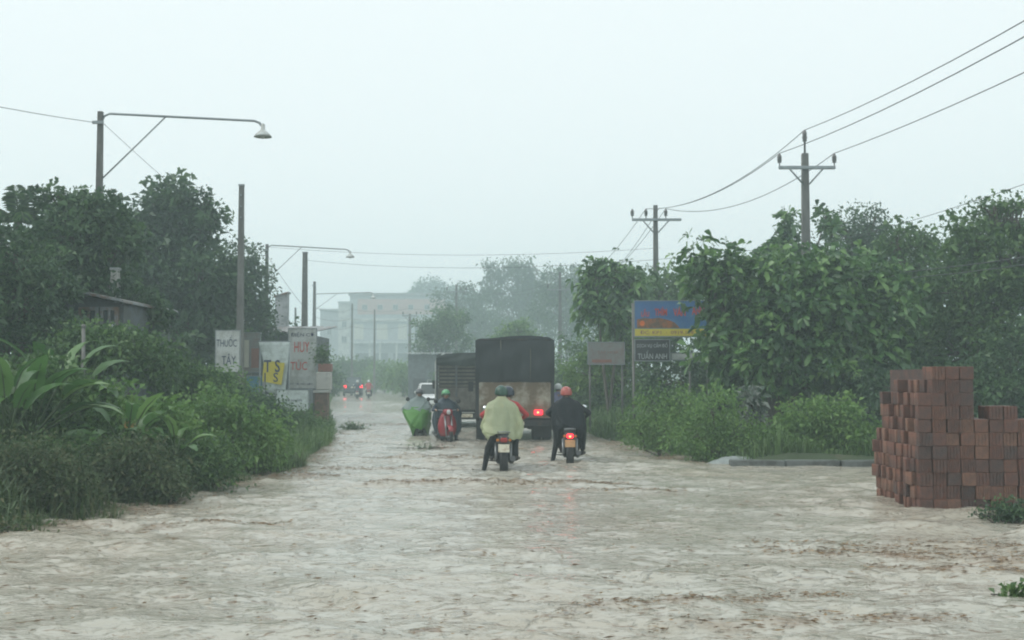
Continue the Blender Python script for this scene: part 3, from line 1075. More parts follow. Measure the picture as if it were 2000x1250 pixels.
wire("lamp_cable", "thin cable from the left edge to the nearest street lamp post", [(-15.5, 10, 7.6), q1], 0.55, 0.008)
wire("lamp_cable", "thin cable slanting down from the nearest street lamp post into the trees", [q1 + Vector((0.2, 0, 0)), (-8.4, 40, 5.8)], 0.1, 0.006)
wire("lamp_cable", "thin cable slanting from the middle lamp post to the thick bare post", [q2, at(594, 600, 58)], 0.1, 0.008)
wire("crossing_cable", "upper of two hair thin cables crossing high over the road", [at(519, 482, 57.5), at(1290, 484, 52)], 0.35, 0.007)
wire("crossing_cable", "lower of two hair thin cables crossing high over the road", [at(594, 508, 58), at(1560, 478, 40)], 0.55, 0.007)
for k, v in enumerate((600, 618, 634)):
    wire("far_cable", ["highest", "middle", "lowest"][k] + " of three faint cables before the pale block", [at(613, v, 88), at(687, v + 4, 120), at(800, v + 2, 128), at(891, v - 2, 118)], 0.3, 0.012, "faint cables at the far end")


# ================================================================== SIGNBOARDS
WHITE = pmat("sign_white", (0.50, 0.53, 0.52), rough=0.5, var=0.12, scale=2.5, dirt=(0.34, 0.36, 0.34), dirt_amt=0.4, dscale=2.0)
WHITE2 = pmat("banner_white", (0.55, 0.62, 0.61), rough=0.5, var=0.12, scale=2.5, dirt=(0.38, 0.44, 0.42), dirt_amt=0.4)
BLUE = pmat("sign_blue", (0.035, 0.125, 0.31), rough=0.4, var=0.25, scale=2.0, dirt=(0.07, 0.17, 0.30), dirt_amt=0.4, dscale=1.5)
YEL = pmat("sign_yellow", (0.55, 0.47, 0.05), rough=0.45, var=0.12)
BLACK = pmat("sign_black", (0.025, 0.03, 0.035), rough=0.4, var=0.2)
RED = pmat("sign_red", (0.50, 0.055, 0.04), rough=0.45, var=0.15)
BROWNP = pmat("sign_picture_brown", (0.13, 0.08, 0.05), rough=0.5, var=0.5, scale=5, dirt=(0.3, 0.1, 0.03), dirt_amt=0.4, dscale=4)
NAVY = pmat("sign_navy", (0.03, 0.045, 0.09), rough=0.5, var=0.2)
LGREY = pmat("sign_grey_letters", (0.38, 0.42, 0.42), rough=0.5, var=0.15)
FADED = pmat("sign_faded", (0.21, 0.225, 0.215), rough=0.6, var=0.2, scale=2, dirt=(0.20, 0.17, 0.155), dirt_amt=0.45)
FRED = pmat("sign_faded_red", (0.26, 0.125, 0.10), rough=0.6, var=0.2)
SBLUE = pmat("sign_light_blue", (0.06, 0.2, 0.3), rough=0.5, var=0.2)
ORANGE = pmat("sign_orange", (0.62, 0.15, 0.03), rough=0.5, var=0.2)


def board(name, label, u0, u1, v0, v1, D, mat, posts=(0.08, 0.92), cat="sign", rz=0.0, frame=STEEL, group=None):
    """a panel with rim on posts; children are placed in its local x (right), z (up), front at y = 0"""
    a, b = at(u0, v1, D), at(u1, v0, D)
    cx = (a.x + b.x) / 2
    g = float(ground_z(cx, D))
    w, h = b.x - a.x, b.z - a.z
    root = empty(name, (cx, D, g), rz)
    tag(root, label, cat, group)
    zc = (a.z + b.z) / 2 - g
    pan = MB().box((0, 0.02, 0), (w, 0.04, h)).build("panel", mat, root, (0, 0, zc))
    f = MB()
    for s in (-1, 1):
        f.box((s * (w / 2 + 0.012), 0.02, 0), (0.024, 0.065, h + 0.048)).box((0, 0.02, s * (h / 2 + 0.012)), (w, 0.065, 0.024))
    f.build("rim", frame, pan)
    for t in posts:
        MB().tube([(-w / 2 + w * t, 0.09, -0.4), (-w / 2 + w * t, 0.09, zc + h * 0.45)], 0.032, 8).build("post", CONC, root)
    return root, pan, w, h


# -- blue food signboard with the yellow strip
D = 34.0
r, pan, w, h = board("billboard", "blue signboard with red lettering, food picture and yellow strip beside the big tree", 1240, 1385, 588, 657, D, BLUE, posts=(-0.02, 0.98))
MB().box((0, -0.004, -h / 2 + 0.11), (w - 0.004, 0.006, 0.2)).build("yellow_strip", YEL, pan)
text(pan, "ĐC: KP1  :  0919.199.134", FRED, 0, -h / 2 + 0.11, w * 0.86, 0.10, y=-0.008, bold=0.01)
text(pan, "LẨU", RED, -w * 0.36, h * 0.17, 0.22, 0.22, bold=0.02)
text(pan, "THÍM", RED, -w * 0.15, h * 0.21, 0.34, 0.25, bold=0.02)
text(pan, "VÂN", RED, w * 0.1, h * 0.21, 0.34, 0.27, bold=0.02)
text(pan, "ANH", RED, w * 0.35, h * 0.23, 0.34, 0.24, bold=0.02)
pic = MB()
rs_ = np.random.default_rng(3)
pts = [(-w * 0.47, -0.26), (-w * 0.47, -0.02), (-w * 0.38, 0.02), (-w * 0.28, 0.0), (-w * 0.18, 0.03), (-w * 0.06, -0.03), (w * 0.03, -0.1), (w * 0.08, -0.2), (w * 0.1, -0.26)]
pic.prism(pts, -0.005, 0.0)
pic.build("food_picture", BROWNP, pan)
MB().prism([(0.07 * math.cos(t), 0.08 * math.sin(t)) for t in np.linspace(0, 6.283, 17)[:-1]], -0.006, 0.0).build("orange_dish", ORANGE, pan, (-w * 0.4, -0.004, -0.13))
# -- black pawn-service sign hung below it
r2, pan2, w2, h2 = board("shop_sign", "small black sign with pale lettering under the blue signboard", 1241, 1307, 664, 704, D - 0.05, BLACK, posts=(-0.04,))
text(pan2, "DỊCH VỤ CẦM ĐỒ", LGREY, 0, h2 * 0.24, w2 * 0.9, 0.17)
text(pan2, "TUẤN ANH", LGREY, 0, -h2 * 0.22, w2 * 0.86, 0.24)
board("shop_sign", "narrow pale board mostly covered by leaves right of the black sign", 1312, 1352, 690, 702, D + 0.1, WHITE, posts=(0.9,))
# -- faded grey sign
r3, pan3, w3, h3 = board("shop_sign", "weathered grey sign with one faded red line, left of the black sign", 1149, 1219, 669, 711, 38, FADED, posts=(0.05, 0.95))
text(pan3, "TẠP HÓA", FRED, 0.05, 0.03, w3 * 0.6, 0.13)
MB().box((-w3 * 0.12, -0.003, -h3 * 0.36), (w3 * 0.55, 0.005, 0.09)).build("red_band", FRED, pan3)

# -- the cluster on the left
r4, pan4, w4, h4 = board("shop_sign", "tall white sign with two lines of navy capitals, leftmost of the sign cluster", 421, 468, 646, 726, 36.5, WHITE, posts=(0.1, 0.9))
text(pan4, "THUỐC", NAVY, -0.03, h4 * 0.25, w4 * 0.86, 0.34)
text(pan4, "TÂY", NAVY, 0.04, -h4 * 0.19, w4 * 0.6, 0.32)
r5, pan5, w5, h5 = board("shop_sign", "dull sign with a pale vertical strip between the two big white signs", 470, 508, 650, 726, 42, FADED, posts=(0.5,))
MB().box((-w5 * 0.2, -0.003, -0.05), (0.16, 0.006, h5 * 0.7)).build("pale_strip", CREAM, pan5)
MB().box((w5 * 0.25, -0.003, -0.2), (0.26, 0.006, h5 * 0.5)).build("red_patch", FRED, pan5)
# banner: cloth with a bellied outline and yellow field
D6 = 39.5
c6 = at(533, 715, D6)
r6 = empty("banner", (c6.x, D6, float(ground_z(c6.x, D6))))
tag(r6, "white cloth banner with yellow field and dark painted strokes among the signs", "banner")
zb = lambda v: at(533, v, D6).z - r6.location.z
V, Q = [], []
nu, nv = 12, 14
for j in range(nv + 1):
    t = j / nv
    for i in range(nu + 1):
        s = i / nu
        u_l = 505 + 13 * t + (4 * math.sin(t * 3))
        u_r = 566 - 8 * t
        pnt = at(u_l + (u_r - u_l) * s, 668 + 96 * t + 6 * math.sin(s * 3.1) * (t > 0.95), D6)
        V.append((pnt.x - c6.x, 0.05 * math.sin(s * 9 + 2 * t) * t, pnt.z - r6.location.z))
for j in range(nv):
    for i in range(nu):
        k = j * (nu + 1) + i
        Q.append((k, k + 1, k + nu + 2, k + nu + 1))
me = np_mesh("cloth", np.array(V), quads=np.array(Q), smooth=True)
cl = link("cloth", me, WHITE2, r6)
sol = cl.modifiers.new("thickness", 'SOLIDIFY'); sol.thickness = 0.006; sol.offset = 1
for nm, mt, (a, b, c, d_) in (("yellow_field", YEL, (513, 557, 703, 748)),):
    p0, p1_ = at(a, d_, D6), at(b, c, D6)
    MB().prism([(p0.x - c6.x, p0.z + 0.05), (p1_.x - c6.x - 0.1, p0.z - 0.06), (p1_.x - c6.x, p1_.z - 0.1), (p0.x - c6.x + 0.05, p1_.z)], -0.075, -0.065).build(nm, mt, cl, (0, 0, -r6.location.z))
text(cl, "T S", NAVY, (526 - 533) / 60.8 + 0.1, zb(715), 0.52, 0.40, y=-0.078, bold=0.02)
text(cl, "I  S", NAVY, (526 - 533) / 60.8 + 0.08, zb(737), 0.44, 0.30, y=-0.078, bold=0.01)
for s in (-0.44, 0.5):
    MB().tube([(s, 0.1, -0.4), (s, 0.1, zb(664))], 0.03, 6).build("post", STEEL, r6)
MB().tube([(-0.5, 0.07, zb(667)), (0.56, 0.07, zb(667))], 0.02, 6).build("top_rail", STEEL, r6)

r7, pan7, w7, h7 = board("shop_sign", "tall white sign with red and navy lettering, nearest the road", 563, 618, 642, 758, 43, WHITE, posts=(0.08, 0.92))
text(pan7, "ĐIỆN CƠ", NAVY, 0, h7 * 0.40, w7 * 0.84, 0.20)
text(pan7, "HUY", RED, -0.02, h7 * 0.19, w7 * 0.55, 0.36)
text(pan7, "TÚC", RED, -0.12, -h7 * 0.11, w7 * 0.6, 0.36)
text(pan7, "SỬA CHỮA QUẤN", LGREY, 0, -h7 * 0.33, w7 * 0.85, 0.1)
text(pan7, "MÔ TƠ, MÁY BƠM", NAVY, -0.03, -h7 * 0.43, w7 * 0.8, 0.09)
r8, pan8, w8, h8 = board("shop_sign", "low white sign with small grey capitals at the foot of the cluster", 540, 602, 762, 802, 38.5, WHITE2, posts=(0.15, 0.85))
text(pan8, "VẬT LIỆU", LGREY, 0.05, h8 * 0.33, w8 * 0.7, 0.10)
text(pan8, "TIẾP NHẬN", NAVY, 0, h8 * 0.02, w8 * 0.6, 0.13)
text(pan8, "0651 377 2020", LGREY, 0, -h8 * 0.32, w8 * 0.86, 0.12)
board("shop_sign", "small sky blue board low among the leaves under the banner", 482, 512, 735, 768, 40, SBLUE, posts=(0.5,))
board("shop_sign", "small dull red board low in the weeds left of the blue board", 421, 446, 745, 763, 37, FRED, posts=(0.5,))

# -- red box with potted plant and the brick pier at the road's edge
pp = at(627, 838, 42.5)
o = empty("brick_pier", (pp.x, 42.5, 0))
tag(o, "rust brown masonry pier at the left road edge below the red box", "pier")
RUST = pmat("rust_masonry", (0.20, 0.115, 0.08), rough=0.8, var=0.3, scale=4, bump=0.4, dirt=(0.11, 0.08, 0.06), dirt_amt=0.5)
MB().cbox((0, 0.2, 0.45), (0.44, 0.5, 1.5), 0.02).build("shaft", RUST, o)
MB().cbox((0, 0.2, 1.23), (0.54, 0.6, 0.08), 0.015).build("cap", PLASTER, o)
o2 = empty("planter_box", at(627, 735, 42.4))
tag(o2, "red planter box with a leafy plant on top of the masonry pier", "planter")
o2.location.z = 1.275
MB().cbox((0.08, 0.2, 0.32), (0.5, 0.4, 0.62), 0.03).build("lower_box", PLASTER, o2)
MB().cbox((0.12, 0.2, 0.78), (0.46, 0.36, 0.28), 0.02).build("red_box", FRED, o2)
rs_ = np.random.default_rng(11)
P = rs_.normal(size=(420, 3)) * [[0.14, 0.12, 0.2]] + [[0.02, 0.2, 1.15]]
link("foliage", leaf_mesh("foliage", P, unit(rs_.normal(size=(420, 3)) + [[0, 0, 0.6]]), np.full(420, 0.13), np.full(420, 0.05), rs_.random(420), rs=rs_), LM['mid'], o2)

# -- thin steel pipe post in the near left weeds
pz = at(161, 800, 21.0)
o = empty("pipe_post", (pz.x, 21.0, 0.0))
tag(o, "thin grey steel pipe standing upright in the near left weeds", "post")
MB().tube([(0, 0, -0.3), (0.01, 0, 1.2), (-0.005, 0, at(161, 640, 21).z)], 0.03, 10).build("shaft", CONC, o)
MB().lathe([(0.038, 0), (0.038, 0.04), (0.02, 0.06)], (-0.005, 0, at(161, 640, 21).z), n=10).build("cap", CONC, o)


# ================================================================== BRICK STACK
def brick_stack():
    fx, fy = 5.27, 16.0
    bw, bd, bh = 0.185, 0.128, 0.172
    root = empty("brick_stack", (fx, fy, -0.06))
    tag(root, "stepped stack of red brown hollow bricks standing in the water on the right", "brick stack")
    mats = [pmat("clay_%d" % i, c, rough=0.6, var=0.22, scale=9, bump=0.5, bscale=45, dirt=dc, dirt_amt=0.5, dscale=6) for i, (c, dc) in enumerate((
        ((0.155, 0.062, 0.042), (0.095, 0.046, 0.036)), ((0.135, 0.056, 0.04), (0.08, 0.043, 0.035)), ((0.185, 0.075, 0.048), (0.11, 0.055, 0.04)), ((0.105, 0.05, 0.04), (0.06, 0.038, 0.034)), ((0.22, 0.105, 0.07), (0.13, 0.068, 0.048))))]
    # plain, ribbed and end-on (with cores) variants, shared between alike bricks
    rs = np.random.default_rng(5)

    def ribbed(n):
        w, d = bw * 0.485, bd * 0.49
        poly = []
        for k in range(n):
            x0, x1 = -w + 2 * w * k / n, -w + 2 * w * (k + 1) / n
            poly += [(x0 + (x1 - x0) * 0.12, -d), (x0 + (x1 - x0) * 0.72, -d), (x0 + (x1 - x0) * 0.78, -d + 0.008), (x0 + (x1 - x0) * 0.98, -d + 0.008)]
        poly += [(w, d), (-w, d)]
        return MB().prism(poly, -bh * 0.49, bh * 0.49, axis='Z').mesh("brick")

    def plain():
        return MB().cbox((0, 0, 0), (bw * 0.97, bd * 0.98, bh * 0.98), 0.006).mesh("brick")

    base = [plain(), ribbed(6), ribbed(4)]
    var = []
    for mi, m in enumerate(mats):
        row = []
        for b in base:
            me = b.copy()
            me.materials.append(m)
            row.append(me)
        var.append(row)
    tops = {0: 10, 1: 11, 2: 11, 3: 11, 4: 7, 5: 8, 6: 8, 7: 7, 8: 7}
    depth = 14
    n = 0
    for c in range(9):
        for k in range(depth):
            top = tops[c] - (1 if (c == 0 and k in (0, 1, 6, 7)) else 0) - (1 if k >= depth - 2 and c < 2 else 0)
            for r_ in range(top):
                shell = k == 0 or c == 0 or (r_ == top - 1 and k < 3) or (c == 3 and r_ >= 7 and k < 4)
                if not shell: continue
                lean = 0.0
                if c == 0 and k > 0:
                    lean = 0.06 * max(0, 1 - abs(r_ - 3) / 4) * -1 + 0.018 * max(0, r_ - 3)
                jx = rs.normal() * (0.03 if c == 0 and k > 0 else 0.005)
                jy = rs.normal() * (0.012 if k == 0 else 0.006)
                mi = int(rs.choice(5, p=[.3, .25, .2, .15, .1] if k == 0 else [.25, .1, .3, .05, .3]))
                v = int(rs.choice(3, p=[.45, .3, .25])) if k == 0 else 0
                o = bpy.data.objects.new("brick", var[mi][v])
                COL.objects.link(o)
                o.parent = root
                stag = (0.5 if r_ % 2 else 0.0) * bd if c == 0 and k > 0 else 0.0
                o.location = (bw * (c + 0.5) + lean + jx, bd * (k + 0.5) - stag * 0.5 + jy, bh * (r_ + 0.5))
                o.rotation_euler = (0, 0, rs.normal() * (0.12 if c == 0 and k > 0 else 0.02))
                n += 1
    core = MB().box((bw * 2.5, bd * 7.5, bh * 5.4), (bw * 2.9, bd * 12.8, bh * 10.8))
    core.box((bw * 6.6, bd * 7.5, bh * 3.4), (bw * 4.6, bd * 12.8, bh * 6.8)).build("packed_core", mats[3], root)
    print("bricks", n)


brick_stack()


# ================================================================== VEHICLES
RUBBER = pmat("tyre_rubber", (0.018, 0.018, 0.019), rough=0.75, var=0.3, scale=8, dirt=(0.06, 0.048, 0.038), dirt_amt=0.15, spec=0.3)
RIMM = pmat("wheel_rim", (0.11, 0.115, 0.12), rough=0.4, metal=0.6, var=0.2)
CHASSIS = pmat("chassis_black", (0.02, 0.021, 0.023), rough=0.7, var=0.4, scale=4, dirt=(0.06, 0.045, 0.034), dirt_amt=0.2, spec=0.3)
TARP = pmat("tarpaulin", (0.024, 0.03, 0.034), rough=0.6, spec=0.3, var=0.35, scale=2.5, bump=0.25, bscale=18, stretch=(1, 1, 0.4))
TARP2 = pmat("green_tarpaulin", (0.034, 0.046, 0.044), rough=0.6, spec=0.3, var=0.35, scale=2.5, bump=0.25, bscale=18)
GATE = pmat("muddy_tailgate", (0.36, 0.35, 0.29), rough=0.55, var=0.15, scale=3, dirt=(0.135, 0.10, 0.062), dirt_amt=0.62, dscale=1.3)
BEDP = pmat("truck_bed_paint", (0.06, 0.075, 0.085), rough=0.5, var=0.3, scale=3, dirt=(0.12, 0.085, 0.06), dirt_amt=0.3)
WOODS = pmat("bed_slats", (0.095, 0.09, 0.07), rough=0.7, var=0.3, scale=5, dirt=(0.05, 0.05, 0.045), dirt_amt=0.4)
LIT_RED = pmat("lit_red_lens", (0.6, 0.02, 0.03), rough=0.25, emit=(1.0, 0.012, 0.03), estr=4.0)
LIT_CORE = pmat("lit_lamp_core", (0.9, 0.2, 0.1), rough=0.3, emit=(1.0, 0.22, 0.06), estr=5.0)
OFF_RED = pmat("red_lens", (0.28, 0.02, 0.02), rough=0.2)
AMBER = pmat("amber_lens", (0.45, 0.16, 0.02), rough=0.2)
CLEAR = pmat("clear_lens", (0.55, 0.57, 0.57), rough=0.12, metal=0.3)
CARW = pmat("white_car_paint", (0.68, 0.70, 0.70), rough=0.25, var=0.06, dirt=(0.45, 0.42, 0.37), dirt_amt=0.2)
CARD = pmat("dark_car_paint", (0.028, 0.034, 0.042), rough=0.25, var=0.15)
CGLASS = pmat("car_glass", (0.03, 0.045, 0.04), rough=0.08, var=0.1, trans=0.75)
CGLASS.node_tree.nodes["Principled BSDF"].inputs['Base Color'].default_value = (0.5, 0.6, 0.5, 1)
PLATEM = pmat("number_plate", (0.62, 0.60, 0.48), rough=0.4, var=0.1, dirt=(0.35, 0.27, 0.18), dirt_amt=0.35, dscale=12)
CHROME = pmat("chrome", (0.26, 0.27, 0.28), rough=0.35, metal=0.8)
MIRR = pmat("mirror_glass", (0.6, 0.65, 0.66), rough=0.05, metal=1.0)
SEATM = pmat("seat_vinyl", (0.018, 0.018, 0.02), rough=0.45, var=0.2)
BLKP = pmat("black_plastic", (0.018, 0.019, 0.021), rough=0.5, var=0.3, scale=6, dirt=(0.05, 0.042, 0.035), dirt_amt=0.2, spec=0.35)


def wheel(root, c, r, w, name="wheel", n=24, hub=0.55):
    """rim with hub, tyre as its child; axle along X"""
    rim = MB().lathe([(0.02, -w * 0.35), (r * hub * 0.5, -w * 0.38), (r * hub, -w * 0.42), (r * hub, w * 0.42), (r * hub * 0.5, w * 0.38), (0.02, w * 0.35)], axis='X', n=n).build(name, RIMM, root, c)
    MB().lathe([(r * hub * 1.01, -w * 0.46), (r * 0.86, -w * 0.5), (r * 0.97, -w * 0.42), (r, -w * 0.2), (r, w * 0.2), (r * 0.97, w * 0.42), (r * 0.86, w * 0.5), (r * hub * 1.01, w * 0.46)], axis='X', n=n, caps=(False, False)).build("tyre", RUBBER, rim)
    return rim


def tarp_mesh(x0, x1, y0, y1, z0, z1, seed, rc=0.16, belly=0.04):
    """tarpaulin stretched over hoops: rounded shoulders, sagging between hoops, rippled skirt"""
    rs = np.random.default_rng(seed)
    mb = MB()
    ny = 25
    sec = []
    n = 44
    ph = rs.uniform(0, 6, 8)
    for j in range(ny + 1):
        y = y0 + (y1 - y0) * j / ny
        hoop = abs(math.sin(math.pi * 4 * j / ny))
        ring = []
        # open section from left hem over the roof to right hem
        W, H = (x1 - x0), (z1 - z0)
        for k in range(n + 1):
            t = k / n
            per = H + W + H
            s = t * per
            if s < H: x, z, nx, nz = x0, z0 + s, -1, 0
            elif s < H + W: x, z, nx, nz = x0 + (s - H), z1, 0, 1
            else: x, z, nx, nz = x1, z1 - (s - H - W), 1, 0
            # round shoulders
            dx = min(x - x0, x1 - x)
            dz = z1 - z
            if dx < rc and dz < rc:
                ang = math.atan2(rc - dz, rc - dx)
                x = (x0 + rc - rc * math.cos(ang)) if x < (x0 + x1) / 2 else (x1 - rc + rc * math.cos(ang))
                z = z1 - rc + rc * math.sin(ang)
            x += nx * belly * 0.4 * math.sin(s * 5 + ph[0] + y) * (1 - min(1, (z - z0) / H)) - nx * 0.02 * hoop
            z += nz * (0.018 * math.sin((x - x0) * 3.1 + ph[1]) - 0.028 * hoop + 0.05 * math.sin(math.pi * (x - x0) / W) - 0.025 * max(0, math.sin(2 * math.pi * (x - x0) / W + 0.6)))
            if nz == 0 and z - z0 < 0.02: z += 0.02 * math.sin(y * 6 + ph[2])
            ring.append((x, y, z))
        sec.append(ring)
    V = [p for r_ in sec for p in r_]
    m = n + 1
    F = [(j * m + k, j * m + k + 1, (j + 1) * m + k + 1, (j + 1) * m + k) for j in range(ny) for k in range(n)]
    mb.add(V, F, 0, True)
    return mb, sec


def rear_curtain(sec0, z0, y, seed, sag=0.03, cut=None):
    """the tarpaulin's rear flap: fills the rear hoop down to z0 with gentle folds"""
    rs = np.random.default_rng(seed)
    xs = np.array([p[0] for p in sec0]); zs = np.array([p[2] for p in sec0])
    top = [(x, z) for x, z in zip(xs, zs)]
    x0, x1 = xs.min(), xs.max()
    nx, nz = 30, 16
    V, F = [], []
    ph = rs.uniform(0, 6, 6)
    up = sorted([(x, z) for x, z in top], key=lambda q: q[0])
    ux = np.array([q[0] for q in up]); uz = np.array([q[1] for q in up])
    for i in range(nx + 1):
        x = x0 + 0.004 + (x1 - x0 - 0.008) * i / nx
        sel = np.abs(ux - x) < (x1 - x0) / 30
        zt = uz[sel].max() if sel.any() else np.interp(x, ux, uz)
        for j in range(nz + 1):
            t = j / nz
            z = zt + (z0 - zt) * t
            yy = y - 0.03 - 0.03 * math.sin(x * 6 + ph[0] + 2.5 * t) * t - 0.04 * math.sin(math.pi * t) - 0.016 * math.sin(x * 17 + ph[1] + 3 * math.sin(2 * t + x)) * (0.3 + t) - 0.02 * math.sin(9 * t + 4 * x + ph[3]) * math.sin(math.pi * t)
            V.append((x, yy, z + (0.02 * math.sin(x * 5 + ph[2]) if j == nz else 0)))
    m = nz + 1
    F = [(i * m + j, i * m + j + 1, (i + 1) * m + j + 1, (i + 1) * m + j) for i in range(nx) for j in range(nz)]
    return MB().add(V, F, 0, True)


def cab(root, W, y0, ztop, paint):
    """lorry cab, mostly hidden behind the load"""
    b = MB()
    prof = [(y0, 0.55), (y0 + 1.65, 0.5), (y0 + 1.72, 1.05), (y0 + 1.5, 1.35), (y0 + 1.25, ztop), (y0 + 0.05, ztop)]
    b.prism(prof, -W / 2, W / 2, axis='X')
    c = b.build("cab", paint, root)
    MB().prism([(y0 + 1.71, 1.1), (y0 + 1.53, 1.38), (y0 + 1.31, ztop - 0.1), (y0 + 1.33, ztop - 0.1), (y0 + 1.55, 1.38), (y0 + 1.73, 1.1)], -W * 0.44, W * 0.44, axis='X').build("windscreen", GLASS_D, c)
    for s in (-1, 1):
        MB().box((s * (W / 2 + 0.004), y0 + 0.75, 1.55), (0.012, 0.8, 0.55)).build("side_window", GLASS_D, c)
        MB().tube([(s * (W / 2), y0 + 1.4, 1.6), (s * (W / 2 + 0.2), y0 + 1.45, 1.62)], 0.012, 6).box((s * (W / 2 + 0.22), y0 + 1.43, 1.55), (0.16, 0.03, 0.32)).build("wing_mirror", BLKP, c)


def truck_main():
    D = 32.9
    ppm = FPX / D
    cx = (1005.5 - 1000) / ppm
    root = empty("cargo_truck", (cx, D, -0.12), R(1.5))
    tag(root, "black tarpaulin covered cargo truck with muddy cream tailgate and one lit red lamp", "truck")
    z = lambda v: CAM_H + (740 - v) / ppm + 0.12
    W = 2.10
    zt, zg, zb = z(660), z(743), z(816)
    tb, sec = tarp_mesh(-W / 2, W / 2, 0.02, 4.6, zg + 0.02, zt, 4, rc=0.17)
    tp = tb.build("tarpaulin", TARP, root)
    rear_curtain(sec[0], zg - 0.03, 0.0, 8).build("rear_flap", TARP, tp)
    sm = MB()
    for x in (-0.38, 0.41):
        sm.tube([(x, -0.055, zg + 0.02), (x + 0.01, -0.075, (zg + zt) / 2), (x, -0.03, zt - 0.03)], 0.012, 5)
    sm.build("rope", WOODS, tp)
    MB().tube([(-W / 2 + 0.05, -0.03, zt - 0.05), (W / 2 - 0.05, -0.03, zt - 0.05)], 0.02, 6).build("top_rail", CHASSIS, root)
    # tailgate with pressed ribs, posts, hinges
    tg = MB().box((0, -0.005, (zg + zb) / 2 - 0.02), (1.90, 0.05, zg - zb - 0.06)).build("tailgate", GATE, root)
    rb = MB()
    for x in (-0.94, -0.47, 0.0, 0.47, 0.94):
        rb.box((x, -0.043, (zg + zb) / 2 - 0.02), (0.06, 0.026, zg - zb - 0.1))
    for zz in (zg - 0.09, zb + 0.1):
        rb.box((0, -0.040, zz), (1.88, 0.02, 0.05))
    rb.build("rib", GATE, tg)
    for s in (-1, 1):
        MB().cbox((s * 1.0, 0.0, (zg + zb) / 2), (0.1, 0.12, zg - zb + 0.04), 0.01).build("corner_post", CHASSIS, root)
        MB().box((s * (W / 2 - 0.02), 2.35, (zg + zb) / 2), (0.05, 4.55, zg - zb)).build("side_board", BEDP, root)
    MB().box((0, 2.35, zb - 0.05), (W - 0.02, 4.6, 0.08)).build("bed_floor", CHASSIS, root)
    ch = MB()
    for s in (-1, 1):
        ch.box((s * 0.4, 3.0, zb - 0.2), (0.1, 6.0, 0.2))
    for y in (0.05, 1.2, 2.4, 3.6):
        ch.box((0, y, zb - 0.19), (1.7, 0.1, 0.12))
    ch.build("chassis_frame", CHASSIS, root)
    MB().cbox((0, -0.08, zb - 0.14), (1.9, 0.07, 0.14), 0.012).build("rear_bumper", CHASSIS, root)
    MB().box((0, 0.75, 0.66), (1.2, 0.9, 0.34)).build("spare_rack", CHASSIS, root)
    MB().cbox((-0.62, 3.3, 0.62), (0.5, 1.0, 0.42), 0.05).cbox((0.62, 3.1, 0.62), (0.5, 1.3, 0.42), 0.05).build("fuel_tank", CHASSIS, root)
    MB().tube([(-0.85, 1.2, 0.5), (0.85, 1.2, 0.5)], 0.07, 10).ball((0, 1.2, 0.5), (0.2, 0.2, 0.2), 12).build("axle", CHASSIS, root)
    for x in (-0.92, -0.66, 0.62, 0.9):
        wheel(root, (x, 1.2, 0.42), 0.42, 0.23)
    for x in (-0.85, 0.85):
        wheel(root, (x, 5.4, 0.42), 0.42, 0.23)
    for s in (-1, 1):
        MB().box((s * 0.77, 0.66, 0.45), (0.5, 0.015, 0.5)).build("mudflap", BLKP, root)
        lamp = MB().cbox((s * 0.625, -0.135, z(805)), (0.22, 0.05, 0.13), 0.015).build("tail_light", LIT_RED if s > 0 else OFF_RED, root)
        if s > 0:
            MB().lathe([(0.03, 0), (0.025, -0.01), (0.01, -0.014)], (0.61, -0.161, z(805)), axis='Y', n=10).build("bulb", LIT_CORE, lamp)
    MB().box((0.05, -0.12, zb - 0.14), (0.4, 0.02, 0.1)).build("number_plate", PLATEM, root)
    cab(root, 2.0, 4.75, 2.2, BEDP)
    return root


truck_main()


